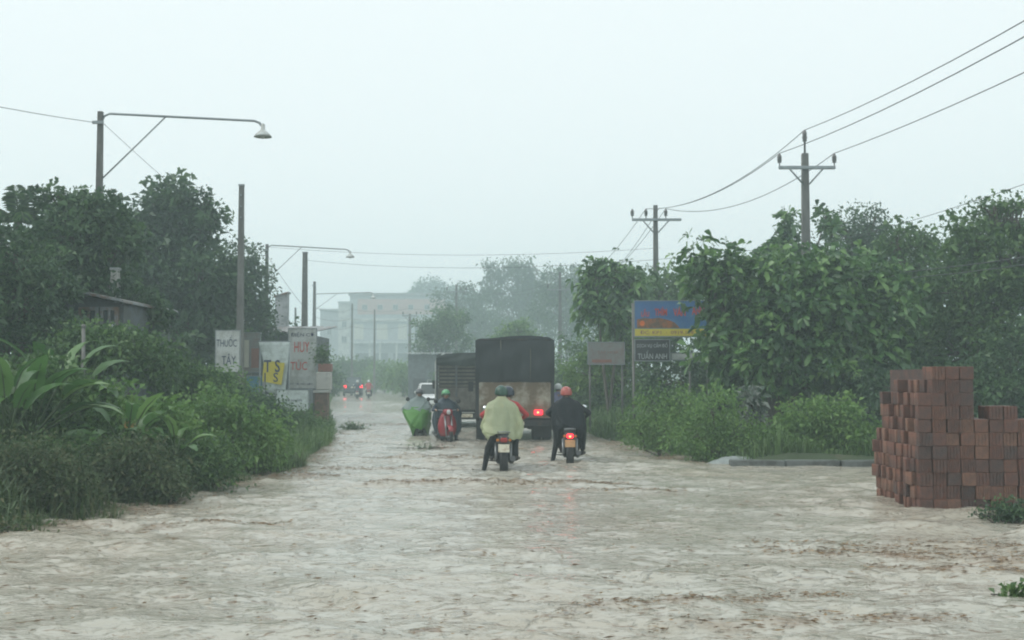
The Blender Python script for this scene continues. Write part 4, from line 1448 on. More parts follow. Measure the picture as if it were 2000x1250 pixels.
def truck_slatted():
    D = 42.0
    ppm = FPX / D
    W = 2.08
    cx = (852 - 1000) / ppm + W / 2
    root = empty("slatted_truck", (cx, D, -0.1), R(2.5))
    tag(root, "greyish slat sided truck with low dark tarpaulin roof, half behind the black truck", "truck")
    z = lambda v: CAM_H + (740 - v) / ppm + 0.1
    zt, zs, zm, zb = z(691), z(713), z(757), z(800)
    tb, sec = tarp_mesh(-W / 2, W / 2, 0.02, 4.6, zs, zt, 9, rc=0.2)
    tp = tb.build("tarpaulin", TARP2, root)
    rear_curtain(sec[0], zs - 0.02, 0.0, 3).build("rear_flap", TARP2, tp)
    for k in range(6):
        zz = zm + (zs - zm) * (k + 0.5) / 6
        MB().cbox((0, 0.03, zz), (W - 0.16, 0.03, (zs - zm) / 6 * 0.62), 0.005).build("slat", WOODS, root)
        for s in (-1, 1):
            MB().cbox((s * (W / 2 - 0.03), 2.3, zz), (0.03, 4.5, (zs - zm) / 6 * 0.62), 0.005).build("slat", WOODS, root)
    MB().box((0, 0.10, (zm + zs) / 2), (W - 0.2, 0.03, zs - zm)).build("inner_lining", CHASSIS, root)
    for x in (-W / 2 + 0.04, -0.35, 0.35, W / 2 - 0.04):
        MB().cbox((x, 0.0, (zb + zs) / 2), (0.07, 0.06, zs - zb), 0.008).build("upright", BEDP, root)
    MB().box((0, 0.02, (zm + zb) / 2), (W - 0.1, 0.05, zm - zb)).build("tailgate", pmat("grey_tailgate", (0.13, 0.125, 0.105), rough=0.55, var=0.25, scale=2, dirt=(0.07, 0.06, 0.05), dirt_amt=0.5), root)
    for s in (-1, 1):
        MB().box((s * (W / 2 - 0.02), 2.3, (zm + zb) / 2), (0.05, 4.5, zm - zb)).build("side_board", BEDP, root)
    MB().tube([(-W / 2 - 0.02, -0.03, zb + 0.2), (-W / 2 - 0.02, -0.03, zs + 0.1), (-W / 2 + 0.08, -0.03, zt - 0.08), (-W / 2 + 0.3, -0.03, zt + 0.01)], 0.025, 6).build("tarp_reflection", LAMPW, root)  # pale tube added as the light reflected along the tarpaulin's rolled edge
    MB().box((0, 2.3, zb - 0.05), (W - 0.1, 4.5, 0.08)).build("bed_floor", CHASSIS, root)
    ch = MB()
    for s in (-1, 1): ch.box((s * 0.4, 3.0, zb - 0.2), (0.1, 6.0, 0.2))
    ch.box((0, 0.1, zb - 0.22), (1.8, 0.1, 0.22))
    ch.build("chassis_frame", CHASSIS, root)
    for x in (-0.9, -0.65, 0.65, 0.9):
        wheel(root, (x, 1.1, 0.40), 0.40, 0.22)
    for x in (-0.84, 0.84):
        wheel(root, (x, 5.3, 0.40), 0.40, 0.22)
    for s in (-1, 1):
        MB().cbox((s * 0.72, -0.02, zb - 0.08), (0.24, 0.05, 0.12), 0.012).build("tail_light", OFF_RED, root)
        MB().box((s * 0.77, 0.6, 0.45), (0.5, 0.015, 0.46)).build("mudflap", BLKP, root)
    MB().box((0, -0.03, zb - 0.2), (0.42, 0.02, 0.12)).build("number_plate", PLATEM, root)
    cab(root, 2.0, 4.7, 2.15, BEDP)
    return root


truck_slatted()


def car(name, label, loc, rz, paint, L=4.3, W=1.72, H=1.5, lit=False, glass=CGLASS):
    """hatchback or people carrier; local -Y is its rear end"""
    root = empty(name, loc, rz)
    tag(root, label, "car")
    hb = 0.30 + (H - 0.3) * 0.5
    # lower body lofted along its length: (y, z low, z high, half width)
    st = [(-L / 2, 0.42, hb - 0.18, W * 0.44), (-L / 2 + 0.1, 0.3, hb - 0.02, W * 0.485), (-L / 2 + 0.6, 0.26, hb + 0.02, W * 0.5), (0, 0.24, hb, W * 0.5), (L / 2 - 1.2, 0.24, hb - 0.02, W * 0.5),
          (L / 2 - 0.5, 0.26, hb - 0.12, W * 0.49), (L / 2 - 0.1, 0.3, hb - 0.24, W * 0.46), (L / 2, 0.4, hb - 0.36, W * 0.42)]
    rings = []
    for y, z0, z1, w in st:
        rings.append([(-w * 0.86, y, z0), (w * 0.86, y, z0), (w, y, z0 + 0.12), (w * 1.0, y, (z0 + z1) / 2), (w * 0.97, y, z1 - 0.06), (w * 0.88, y, z1), (-w * 0.88, y, z1), (-w * 0.97, y, z1 - 0.06), (-w * 1.0, y, (z0 + z1) / 2), (-w, y, z0 + 0.12)])
    MB().loft(rings, smooth=False).build("body", paint, root)
    yb0, yb1, yt0, yt1 = -L / 2 + 0.14, L / 2 - 1.15, -L / 2 + 0.55, L / 2 - 1.95
    wb, wt = W * 0.46, W * 0.37
    zb, zt = hb - 0.02, H
    base = [(-wb, yb0, zb), (wb, yb0, zb), (wb, yb1, zb), (-wb, yb1, zb)]
    top = [(-wt, yt0, zt - 0.05), (wt, yt0, zt - 0.05), (wt, yt1, zt - 0.05), (-wt, yt1, zt - 0.05)]
    for i, nm in enumerate(("rear_window", "side_window", "windscreen", "side_window")):
        q = [Vector(base[i]), Vector(base[(i + 1) % 4]), Vector(top[(i + 1) % 4]), Vector(top[i])]
        nrm = (q[1] - q[0]).cross(q[3] - q[0]).normalized() * 0.012
        MB().loft([[p + nrm * 0 for p in q], [p + nrm for p in q]], smooth=False).build(nm, glass, root)
    roof = MB().loft([[(sx * (wt + 0.02), (yt0 - 0.06) if sy < 0 else yt1 + 0.08, zt - 0.06) for sx, sy in ((-1, -1), (1, -1), (1, 1), (-1, 1))], [(sx * (wt - 0.05), (yt0 + 0.03) if sy < 0 else yt1 - 0.03, zt + 0.02) for sx, sy in ((-1, -1), (1, -1), (1, 1), (-1, 1))]], smooth=False).build("roof", paint, root)
    for i in range(4):
        MB().tube([Vector(base[i]), Vector(top[i])], [0.055, 0.045], 6).build("pillar", paint, root)
    for s in (-1, 1):
        MB().tube([(s * wb, 0, zb), (s * wt, 0, zt - 0.04)], 0.035, 6).build("pillar", paint, root)
        for y in (-L / 2 + 0.78, L / 2 - 0.85):
            wheel(root, (s * (W / 2 - 0.1), y, 0.30), 0.30, 0.2)
        t = MB().cbox((s * W * 0.41, -L / 2 + 0.05, hb - 0.12), (0.24, 0.14, 0.3), 0.02).build("tail_light", LIT_RED if lit else OFF_RED, root)
        MB().cbox((s * W * 0.36, L / 2 - 0.1, hb - 0.32), (0.34, 0.2, 0.16), 0.03).build("headlight", CLEAR, root)
        MB().cbox((s * (W / 2 + 0.1), yb1 - 0.35, hb + 0.08), (0.18, 0.1, 0.14), 0.03).build("wing_mirror", paint, root)
    MB().cbox((0, -L / 2 - 0.01, 0.44), (W * 0.94, 0.16, 0.2), 0.03).build("rear_bumper", BLKP if paint is CARD else paint, root)
    MB().cbox((0, L / 2 + 0.01, 0.42), (W * 0.9, 0.14, 0.2), 0.03).build("front_bumper", paint, root)
    MB().box((0, L / 2 + 0.02, 0.6), (W * 0.5, 0.04, 0.12)).build("grille", BLKP, root)
    MB().box((0, -L / 2 - 0.01, hb - 0.2), (0.4, 0.02, 0.13)).build("number_plate", PLATEM, root)
    MB().cbox((0, 0.15, 0.75), (W * 0.7, 0.25, 0.9), 0.08).build("front_seats", SEATM, root)
    MB().cbox((0, -0.8, 0.72), (W * 0.72, 0.25, 0.8), 0.08).build("rear_seats", SEATM, root)
    return root


pc = at(838, 790, 74)
car("oncoming_car", "small white car peeping out left of the slatted truck, windows pale green", (pc.x + 0.15, 74, -0.12), R(187), CARW, 4.0, 1.72, 1.52)
pd = at(689, 765, 118)
car("people_carrier", "dark people carrier with two glowing red tail lights far down the road", (pd.x, 118, float(rise(118)) - 0.02), R(8), CARD, 4.5, 1.85, 1.78, lit=True, glass=GLASS_D)


# ------------------------------------------------------------------ motorbikes
def motorbike(label, loc, rz, paint, lit=False, plate=PLATEM, name="motorbike", steer=0.0, group="motorbikes in the flood"):
    """small underbone motorbike; local +Y is ahead, wheels touch z = 0"""
    root = empty(name, loc, rz)
    tag(root, label, "motorbike", group)
    r = 0.285

    def spoked(c):
        rim = MB()
        rim.lathe([(r * 0.80, -0.022), (r * 0.84, -0.024), (r * 0.84, 0.024), (r * 0.80, 0.022)], axis='X', n=28, caps=(False, False))
        rim.lathe([(0.02, -0.06), (0.045, -0.05), (0.045, 0.05), (0.02, 0.06)], axis='X', n=12)
        for k in range(14):
            t = 2 * math.pi * k / 14
            rim.tube([(0.03 * (-1) ** k, 0.04 * math.cos(t), 0.04 * math.sin(t)), (0, r * 0.82 * math.cos(t + 0.15), r * 0.82 * math.sin(t + 0.15))], 0.0035, 4, caps=False)
        w = rim.build("wheel", RIMM, root, c)
        MB().lathe([(r * 0.82, -0.03), (r * 0.9, -0.042), (r * 0.98, -0.03), (r, 0), (r * 0.98, 0.03), (r * 0.9, 0.042), (r * 0.82, 0.03)], axis='X', n=28, caps=(False, False)).build("tyre", RUBBER, w)

    spoked((0, -0.52, r))
    spoked((0.72 * math.sin(-steer) * 0.1, 0.74, r))

    def ring(y, z0, z1, w, round_=0.3):
        n = 12
        return [(w * math.copysign(abs(math.cos(t)) ** 0.6, math.cos(t)), y, (z0 + z1) / 2 + (z1 - z0) / 2 * math.copysign(abs(math.sin(t)) ** 0.6, math.sin(t))) for t in [2 * math.pi * k / n for k in range(n)]]

    MB().loft([ring(-0.86, 0.70, 0.76, 0.05), ring(-0.8, 0.62, 0.77, 0.095), ring(-0.6, 0.56, 0.76, 0.12), ring(-0.3, 0.48, 0.74, 0.135), ring(0.0, 0.42, 0.70, 0.125), ring(0.14, 0.40, 0.58, 0.10), ring(0.34, 0.44, 0.56, 0.085), ring(0.44, 0.56, 0.78, 0.09)]).build("body_shell", paint, root)
    MB().loft([ring(-0.74, 0.755, 0.80, 0.07), ring(-0.62, 0.745, 0.83, 0.115), ring(-0.3, 0.73, 0.82, 0.125), ring(-0.05, 0.70, 0.785, 0.12), ring(0.1, 0.66, 0.75, 0.09)]).build("seat", SEATM, root)
    # leg shield: two curved wings
    ls = MB()
    V, F = [], []
    for j in range(7):
        t = j / 6
        zz = 0.30 + 0.62 * t
        yy = 0.42 + 0.10 * (1 - t) - 0.02
        wv = 0.13 + 0.13 * math.sin(math.pi * min(1, 0.15 + 0.8 * t))
        for i in range(9):
            s = -1 + 2 * i / 8
            V.append((wv * s, yy + 0.10 - 0.16 * s * s * (1 - 0.3 * t), zz))
    for j in range(6):
        for i in range(8):
            k = j * 9 + i
            F.append((k, k + 1, k + 10, k + 9))
    ls.add(V, F, 0, True)
    lo = ls.build("leg_shield", paint, root)
    so = lo.modifiers.new("thickness", 'SOLIDIFY'); so.thickness = 0.02
    MB().loft([ring(0.40, 0.93, 1.0, 0.10), ring(0.47, 0.88, 1.03, 0.14), ring(0.56, 0.87, 1.02, 0.12), ring(0.61, 0.90, 0.99, 0.06)]).build("headlamp_cowl", paint, root)
    MB().lathe([(0.005, 0.025), (0.05, 0.015), (0.068, 0.0), (0.068, -0.04)], (0, 0.60, 0.945), axis='Y', n=14).build("headlight", CLEAR, root)
    MB().tube([(-0.34, 0.36, 0.985), (-0.2, 0.42, 1.0), (0, 0.45, 0.97), (0.2, 0.42, 1.0), (0.34, 0.36, 0.985)], 0.013, 8).build("handlebar", CHROME, root)
    for s in (-1, 1):
        MB().tube([(s * 0.345, 0.357, 0.985), (s * 0.24, 0.405, 0.995)], 0.019, 8).build("grip", SEATM, root)
        MB().tube([(s * 0.20, 0.42, 1.0), (s * 0.24, 0.40, 1.12), (s * 0.29, 0.40, 1.2)], 0.006, 6).build("mirror_stem", BLKP, root)
        mr = MB().lathe([(0.01, 0.02), (0.05, 0.016), (0.062, 0.0)], (s * 0.31, 0.40, 1.23), axis='Y', n=14).build("mirror", BLKP, root)
        MB().lathe([(0.056, -0.002), (0.01, -0.004)], (s * 0.31, 0.40, 1.23), axis='Y', n=14).build("mirror_glass", MIRR, mr)
        MB().tube([(s * 0.085, 0.52, 0.84), (s * 0.085, 0.74, r)], [0.024, 0.02], 8).build("front_fork", CHROME, root)
        MB().tube([(s * 0.135, -0.40, 0.62), (s * 0.135, -0.53, r + 0.01)], [0.028, 0.022], 8).build("shock_absorber", CHROME, root)
        MB().tube([(s * 0.08, 0.12, 0.26), (s * 0.27, 0.12, 0.27)], 0.014, 6).build("footrest", BLKP, root)
        MB().tube([(s * 0.10, -0.36, 0.34), (s * 0.24, -0.36, 0.35)], 0.012, 6).build("pillion_footrest", BLKP, root)
        MB().cbox((s * 0.105, -0.79, 0.69), (0.06, 0.05, 0.045), 0.008).build("turn_signal", AMBER, root)
    tl = MB().cbox((0, -0.865, 0.695), (0.13, 0.06, 0.085), 0.02).build("tail_light", LIT_RED if lit else OFF_RED, root)
    if lit:
        MB().ball((0.0, -0.895, 0.685), (0.022, 0.012, 0.022), 10).build("bulb", LIT_CORE, tl)
    # rear mudguard with the plate
    mg = MB()
    V, F = [], []
    for j in range(9):
        t = R(35 + 95 * j / 8)
        for i in range(5):
            s = -1 + 2 * i / 4
            rr = r + 0.05 - 0.02 * s * s
            V.append((0.075 * s, -0.52 - rr * math.sin(t), r + rr * math.cos(t)))
    for j in range(8):
        for i in range(4):
            k = j * 5 + i
            F.append((k, k + 1, k + 6, k + 5))
    mg.add(V, F, 0, True)
    o = mg.build("rear_mudguard", BLKP, root)
    so = o.modifiers.new("thickness", 'SOLIDIFY'); so.thickness = 0.008
    V, F = [], []
    mg = MB()
    for j in range(9):
        t = R(-60 + 130 * j / 8)
        for i in range(5):
            s = -1 + 2 * i / 4
            rr = r + 0.04 - 0.02 * s * s
            V.append((0.07 * s, 0.74 - rr * math.sin(t), r + rr * math.cos(t)))
    for j in range(8):
        for i in range(4):
            k = j * 5 + i
            F.append((k, k + 1, k + 6, k + 5))
    mg.add(V, F, 0, True)
    o = mg.build("front_mudguard", paint, root)
    so = o.modifiers.new("thickness", 'SOLIDIFY'); so.thickness = 0.008
    MB().box((0, -0.88, 0.55), (0.20, 0.012, 0.145), rx=R(-14)).build("number_plate", plate, root)
    MB().box((0, -0.80, 0.60), (0.06, 0.12, 0.12)).build("plate_bracket", BLKP, root)
    MB().cbox((0, 0.06, 0.33), (0.2, 0.42, 0.24), 0.05, seg=2).lathe([(0.1, -0.15), (0.1, 0.15)], (0, 0.16, 0.36), axis='X', n=14).build("engine", CHASSIS, root)
    MB().tube([(0.1, 0.2, 0.26), (0.15, 0.0, 0.24), (0.16, -0.2, 0.27), (0.165, -0.75, 0.36)], [0.02, 0.022, 0.045, 0.05], 10).build("exhaust", RIMM, root)
    MB().cbox((-0.11, -0.2, 0.30), (0.03, 0.75, 0.09), 0.012).build("chain_guard", BLKP, root)
    MB().tube([(-0.13, -0.15, 0.34), (-0.13, -0.55, 0.30)], 0.018, 6).tube([(0.13, -0.15, 0.34), (0.13, -0.55, 0.30)], 0.018, 6).build("swing_arm", BLKP, root)
    MB().tube([(-0.1, -0.45, 0.80), (-0.11, -0.72, 0.83), (0, -0.80, 0.84), (0.11, -0.72, 0.83), (0.1, -0.45, 0.80)], 0.012, 6).build("grab_rail", CHROME, root)
    return root


# ================================================================== PEOPLE
SKIN = pmat("skin", (0.36, 0.21, 0.14), rough=0.5, var=0.1, scale=8)
HAIR = pmat("hair", (0.012, 0.01, 0.01), rough=0.5)
SHOE = pmat("shoe", (0.025, 0.023, 0.022), rough=0.5)


def cloth_mat(name, col, rough=0.75, var=0.2):
    return pmat(name, col, rough=rough, var=var, scale=6, bump=0.4, bscale=30, spec=0.25)


def poncho_mat(name, col, clear=0.15, trans=0.45, rough=0.3, spec=0.5):
    """thin wet plastic: part of the light passes straight through, part diffuses through"""
    m = pmat(name, col, rough=rough, var=0.15, scale=5, bump=0.8, bscale=13, spec=spec)
    n, l = nodes_of(m)
    b, out = n["Principled BSDF"], n["Material Output"]
    t = n.new("ShaderNodeBsdfTranslucent")
    t.inputs[0].default_value = (*col, 1)
    tr = n.new("ShaderNodeBsdfTransparent")
    m1, m2 = n.new("ShaderNodeMixShader"), n.new("ShaderNodeMixShader")
    m1.inputs[0].default_value = trans
    m2.inputs[0].default_value = clear
    l.new(b.outputs[0], m1.inputs[1]); l.new(t.outputs[0], m1.inputs[2])
    l.new(m1.outputs[0], m2.inputs[1]); l.new(tr.outputs[0], m2.inputs[2])
    l.new(m2.outputs[0], out.inputs[0])
    return m


def body_mesh(prims, voxel=0.016):
    """one continuous surface grown round tapered limbs; each face takes the material of the limb it belongs to"""
    mb = MB()
    for p in prims:
        if p[0] == 'c':
            _, a, b, r0, r1, m = p
            a, b = Vector(a), Vector(b)
            mb.tube([a, b], [r0, r1], 12)
            mb.ball(a, r0 * 0.995, 12)
            mb.ball(b, r1 * 0.995, 12)
        else:
            _, c, rr, m = p
            mb.ball(c, rr, 14)
    me = bpy.data.meshes.new("tmp")
    me.from_pydata(mb.v, [], mb.f)
    bm = bmesh.new(); bm.from_mesh(me); bmesh.ops.recalc_face_normals(bm, faces=bm.faces); bm.to_mesh(me); bm.free()
    t = bpy.data.objects.new("tmp", me)
    COL.objects.link(t)
    rm = t.modifiers.new("r", 'REMESH'); rm.mode = 'VOXEL'; rm.voxel_size = voxel; rm.use_smooth_shade = True
    s = t.modifiers.new("s", 'SMOOTH'); s.factor = 0.5; s.iterations = 3
    out = bpy.data.meshes.new_from_object(t.evaluated_get(bpy.context.evaluated_depsgraph_get()))
    bpy.data.objects.remove(t)
    nf = len(out.polygons)
    C = np.zeros(nf * 3); out.polygons.foreach_get('center', C); C = C.reshape(-1, 3)
    best = np.full(nf, 1e9); mi = np.zeros(nf, np.int32)
    for p in prims:
        if p[0] == 'c':
            a, b = np.array(p[1], float), np.array(p[2], float)
            ab = b - a
            t_ = np.clip(((C - a) @ ab) / max(ab @ ab, 1e-9), 0, 1)
            dd = np.linalg.norm(C - (a + t_[:, None] * ab), axis=1) - (p[3] + (p[4] - p[3]) * t_)
        else:
            rr = np.array(p[2], float)
            dd = (np.linalg.norm((C - np.array(p[1], float)) / rr, axis=1) - 1) * rr.min()
        k = dd < best
        best[k] = dd[k]; mi[k] = p[-1]
    out.polygons.foreach_set('material_index', mi)
    return out


def lim(a, b, r0, r1, m):
    return ('c', tuple(a), tuple(b), r0, r1, m)


TOP, LEG, SKN, SHO, HAI = 0, 1, 2, 3, 4


def hand(pr, wrist, tip_dir, down, sx, m=SKN):
    """palm, four unequal bent fingers closed round a bar along X, thumb from the side of the palm"""
    w, f, d = Vector(wrist), Vector(tip_dir).normalized(), Vector(down).normalized()
    side = f.cross(d).normalized()
    palm = w + f * 0.045
    pr.append(lim(w, w + f * 0.03, 0.026, 0.03, m))
    pr.append(('e', tuple(palm), (0.036, 0.036, 0.02), m))
    for i, ln in enumerate((0.036, 0.042, 0.04, 0.032)):
        k0 = w + f * 0.075 + side * (0.027 - 0.018 * i) * sx
        k1 = k0 + f * ln * 0.7 + d * 0.012
        k2 = k1 + d * ln * 0.8 - f * 0.006
        pr.append(lim(k0, k1, 0.0095, 0.009, m))
        pr.append(lim(k1, k2, 0.009, 0.008, m))
    t0 = w + f * 0.03 + side * 0.03 * sx
    t1 = t0 + f * 0.028 + side * 0.012 * sx + d * 0.018
    pr.append(lim(t0, t1, 0.012, 0.010, m))
    pr.append(lim(t1, t1 + d * 0.024 - side * 0.014 * sx, 0.010, 0.009, m))


def rider_prims(sy=-0.1, lean=0.16, left='peg', right='peg', hands='bar', turn=0.0, hipz=0.86, sh=1.0, sideways=0.0, pegy=0.12, bare_arm=True, sleeve=TOP, bulk=1.0):
    pr = []
    sw = sideways
    hip = Vector((0, sy, hipz))
    chest = Vector((sw * 0.5, sy + lean * 0.55, hipz + 0.30 * sh))
    shz = hipz + 0.47 * sh
    sh_c = Vector((sw * 0.8, sy + lean * 0.85, shz))
    neck = Vector((sw, sy + lean, shz + 0.07))
    head = Vector((sw * 1.1 + 0.02 * turn, sy + lean + 0.05, shz + 0.205))
    for s in (-1, 1):
        pr.append(lim(hip + Vector((s * 0.085, 0, 0)), chest + Vector((s * 0.085, 0, 0)), 0.115 * bulk, 0.108 * bulk, TOP))
        pr.append(lim(chest + Vector((s * 0.09, 0, 0)), sh_c + Vector((s * 0.11, -0.01, -0.03)), 0.105 * bulk, 0.085 * bulk, TOP))
        pr.append(lim(sh_c + Vector((s * 0.03, 0, 0.03)), sh_c + Vector((s * 0.185, 0, -0.01)), 0.066 * bulk, 0.062 * bulk, TOP))
    pr.append(lim(sh_c, neck + Vector((0, 0, 0.03)), 0.062, 0.052, SKN))
    pr.append(lim(neck, head + Vector((0, -0.01, -0.06)), 0.052, 0.05, SKN))
    # head: skull, jaw, nose, ears
    pr.append(('e', tuple(head), (0.076, 0.096, 0.108), HAI))
    pr.append(('e', tuple(head + Vector((0, 0.022, -0.028))), (0.066, 0.082, 0.088), SKN))
    pr.append(lim(head + Vector((0, 0.07, -0.085)), head + Vector((0, 0.05, -0.06)), 0.026, 0.045, SKN))
    pr.append(lim(head + Vector((0, 0.10, -0.01)), head + Vector((0, 0.118, -0.035)), 0.009, 0.014, SKN))
    pr.append(lim(head + Vector((-0.02, 0.096, -0.065)), head + Vector((0.02, 0.096, -0.065)), 0.008, 0.008, SKN))
    for s in (-1, 1):
        pr.append(('e', tuple(head + Vector((s * 0.076, 0.0, -0.03))), (0.012, 0.02, 0.03), SKN))
        pr.append(('e', tuple(head + Vector((s * 0.03, 0.094, 0.0))), (0.012, 0.008, 0.008), HAI))
    # arms
    for s in (-1, 1):
        S = sh_c + Vector((s * 0.195, 0, -0.02))
        if hands == 'bar':
            H = Vector((s * 0.30, 0.325, 1.0))
            E = (S + H) / 2 + Vector((s * 0.10, -0.05, -0.10))
        elif hands == 'wide':
            H = Vector((s * 0.31, 0.325, 1.0))
            E = (S + H) / 2 + Vector((s * 0.17, -0.06, -0.03))
        else:
            H = Vector((s * 0.14, sy + 0.34, hipz + 0.06))
            E = S + Vector((s * 0.06, 0.06, -0.27))
        am = SKN if (hands != 'lap' and not bare_arm is True and sleeve == SKN) else TOP
        pr.append(lim(S, E, 0.056 * bulk, 0.046 * bulk, TOP))
        W_ = E.lerp(H, 0.86)
        pr.append(lim(E, W_, 0.046 * bulk, 0.032, sleeve))
        f = (H - E).normalized()
        hand(pr, W_, f, (0, 0, -1), -s)
    # legs
    for s, mode in ((-1, left), (1, right)):
        Hj = hip + Vector((s * 0.09, 0.01, -0.03))
        if mode == 'down':
            K = Vector((s * 0.27, sy + 0.20, 0.52)); A = Vector((s * 0.35, sy + 0.03, 0.10)); T = A + Vector((s * 0.03, 0.17, -0.045))
        elif mode == 'pillion':
            K = Vector((s * 0.25, sy + 0.33, 0.70)); A = Vector((s * 0.21, sy + 0.06, 0.38)); T = A + Vector((s * 0.03, 0.17, -0.03))
        elif mode == 'pegout':
            K = Vector((s * 0.24, sy + 0.40, 0.66)); A = Vector((s * 0.26, pegy - 0.08, 0.34)); T = A + Vector((s * 0.05, 0.17, -0.03))
        else:
            K = Vector((s * 0.21, sy + 0.40, 0.72)); A = Vector((s * 0.20, pegy - 0.06, 0.345)); T = A + Vector((s * 0.03, 0.17, -0.03))
        pr.append(lim(Hj, K, 0.092, 0.066, LEG))
        pr.append(lim(K, A + Vector((0, 0, 0.04)), 0.064, 0.044, LEG))
        cal = K.lerp(A, 0.3) + Vector((0, -0.022, 0))
        pr.append(('e', tuple(cal), (0.052, 0.056, 0.09), LEG))
        pr.append(lim(A + Vector((0, -0.035, -0.035)), A + Vector((0, 0.02, -0.02)), 0.038, 0.042, SHO))
        pr.append(lim(A + Vector((0, 0.0, -0.03)), T, 0.042, 0.032, SHO))
    return pr, head, neck, sh_c


def helmet(parent, head, mat, brim=True, rim=None):
    c = head + Vector((0, -0.004, 0.012))
    prof = []
    for k in range(10):
        t = k / 9 * R(100)
        prof.append((0.005 + 0.122 * math.sin(t), 0.130 * math.cos(t)))
    inner = [(0.108, prof[-1][1] - 0.002), (0.105, 0.02)]
    rings = []
    n = 24
    for r, z in prof + inner:
        rings.append([c + Vector((r * math.cos(2 * math.pi * k / n) * 0.95, r * math.sin(2 * math.pi * k / n) * 1.1, z - (0.03 if math.sin(2 * math.pi * k / n) < -0.2 and z < 0.05 else 0.0))) for k in range(n)])
    h = MB().loft(rings, caps=(True, False)).build("helmet", mat, parent)
    if brim:
        V, F = [], []
        for i in range(9):
            t = R(35 + 110 * i / 8)
            for rr, dz in ((0.116, 0.0), (0.175, -0.02)):
                V.append(c + Vector((rr * math.cos(t) * 0.95, rr * math.sin(t) * 1.1, 0.02 + dz)))
        for i in range(8):
            F.append((2 * i, 2 * i + 1, 2 * i + 3, 2 * i + 2))
        b = MB().add(V, F, 0, True).build("brim", rim or BLKP, h)
        so = b.modifiers.new("thickness", 'SOLIDIFY'); so.thickness = 0.006
    V = []
    for s in (-1, 1):
        MB().tube([c + Vector((s * 0.098, 0.0, -0.02)), c + Vector((s * 0.08, 0.03, -0.085)), c + Vector((s * 0.02, 0.05, -0.135))], 0.006, 5).build("strap", BLKP, h)
    return h


def poncho(parent, table, mat, seed=1, folds=7, amp=0.05, name="rain_poncho", n=72, hemvar=0.06, arch=0.0, creases=9):
    """a cape: rings (z, cx, cy, rx, ry) from neck to hem; folds deepen downwards, slanting creases pull from the shoulders"""
    rs = np.random.default_rng(seed)
    ph = rs.uniform(0, 6.28, 6)
    T = np.array(table, float)
    m = 40
    src = np.linspace(0, 1, len(T))
    cr = [(rs.uniform(0, 6.28), rs.uniform(0.2, 0.9), rs.uniform(-2.2, 2.2), rs.uniform(0.04, 0.10), rs.uniform(0.2, 0.4), rs.choice([-1, 1]) * rs.uniform(0.06, 0.16)) for _ in range(creases)]
    V = []
    for t in np.linspace(0, 1, m):
        z, cx, cy, rx, ry = [np.interp(t, src, T[:, k]) for k in range(5)]
        for k in range(n):
            a = 2 * math.pi * k / n
            w = 1 - abs(math.sin(folds * a * 0.5 + ph[0] + 0.9 * t))
            f = 1 + amp * t * (2.0 * w - 0.7 + 0.6 * math.sin((folds * 2 + 1) * a + ph[1] - 2 * t) + 0.6 * math.sin(3 * a + ph[2] + 3 * t))
            for a0, t0, sl, wd, ln, hgt in cr:
                da = (a - a0 - sl * (t - t0) + math.pi) % (2 * math.pi) - math.pi
                f += hgt * math.exp(-(da / wd / 2) ** 2 - ((t - t0) / ln) ** 2) * min(1, t * 4)
            ca, sa = math.cos(a), math.sin(a)
            e = 0.78
            x = cx + rx * f * math.copysign(abs(ca) ** e, ca)
            y = cy + ry * f * math.copysign(abs(sa) ** e, sa)
            zz = z + t ** 3 * (hemvar * (math.sin(2 * a + ph[3]) + 0.5 * math.sin(5 * a + ph[4])) + arch * max(0, -sa) ** 2)
            V.append((x, y, zz))
    F = [(j * n + k, j * n + (k + 1) % n, (j + 1) * n + (k + 1) % n, (j + 1) * n + k) for j in range(m - 1) for k in range(n)]
    return MB().add(V, F, 0, True).build(name, mat, parent)


def person(label, loc, rz, pr_tuple, top, legs, voxel=0.016, skin=SKIN, sleeve=None):
    pr, head, neck, shc = pr_tuple
    me = body_mesh(pr, voxel)
    mi = np.zeros(len(me.polygons), np.int32)
    me.polygons.foreach_get('material_index', mi)
    for m in (top, legs, skin, SHOE, HAIR):
        me.materials.append(m)
    me.polygons.foreach_set('material_index', mi)
    me.polygons.foreach_set('use_smooth', np.ones(len(me.polygons), bool))
    o = link("person", me, None, None, loc, rz)
    tag(o, label, "person", "riders in the flood")
    return o


BLK_J = cloth_mat("black_jacket", (0.010, 0.012, 0.016), rough=0.7)
DRK_T = cloth_mat("dark_trousers", (0.012, 0.014, 0.017), rough=0.8)
GRY_T = cloth_mat("grey_shirt", (0.13, 0.145, 0.15))
RED_S = cloth_mat("red_shirt", (0.42, 0.055, 0.06))
LAV_S = cloth_mat("lavender_shirt", (0.19, 0.19, 0.30))
BLU_S = cloth_mat("slate_blue_shirt", (0.035, 0.05, 0.075))
H_GRN = pmat("helmet_dark_green", (0.018, 0.06, 0.04), rough=0.25, var=0.5, scale=9)
H_NAVY = pmat("helmet_navy", (0.02, 0.03, 0.05), rough=0.25)
H_RED = pmat("helmet_red", (0.36, 0.075, 0.06), rough=0.25, var=0.25, scale=10, dirt=(0.45, 0.3, 0.26), dirt_amt=0.2, dscale=8)
H_LGRN = pmat("helmet_light_green", (0.10, 0.34, 0.15), rough=0.25)
H_GREY = pmat("helmet_grey", (0.10, 0.11, 0.12), rough=0.3)
H_WHT = pmat("helmet_white", (0.6, 0.63, 0.62), rough=0.25)
P_YEL = poncho_mat("yellow_green_plastic", (0.62, 0.69, 0.43), clear=0.40, trans=0.32)
P_SLATE = poncho_mat("slate_plastic", (0.035, 0.055, 0.075), clear=0.0, trans=0.1, rough=0.4, spec=0.3)
P_GRN = poncho_mat("green_plastic", (0.12, 0.34, 0.06), clear=0.04, trans=0.4)
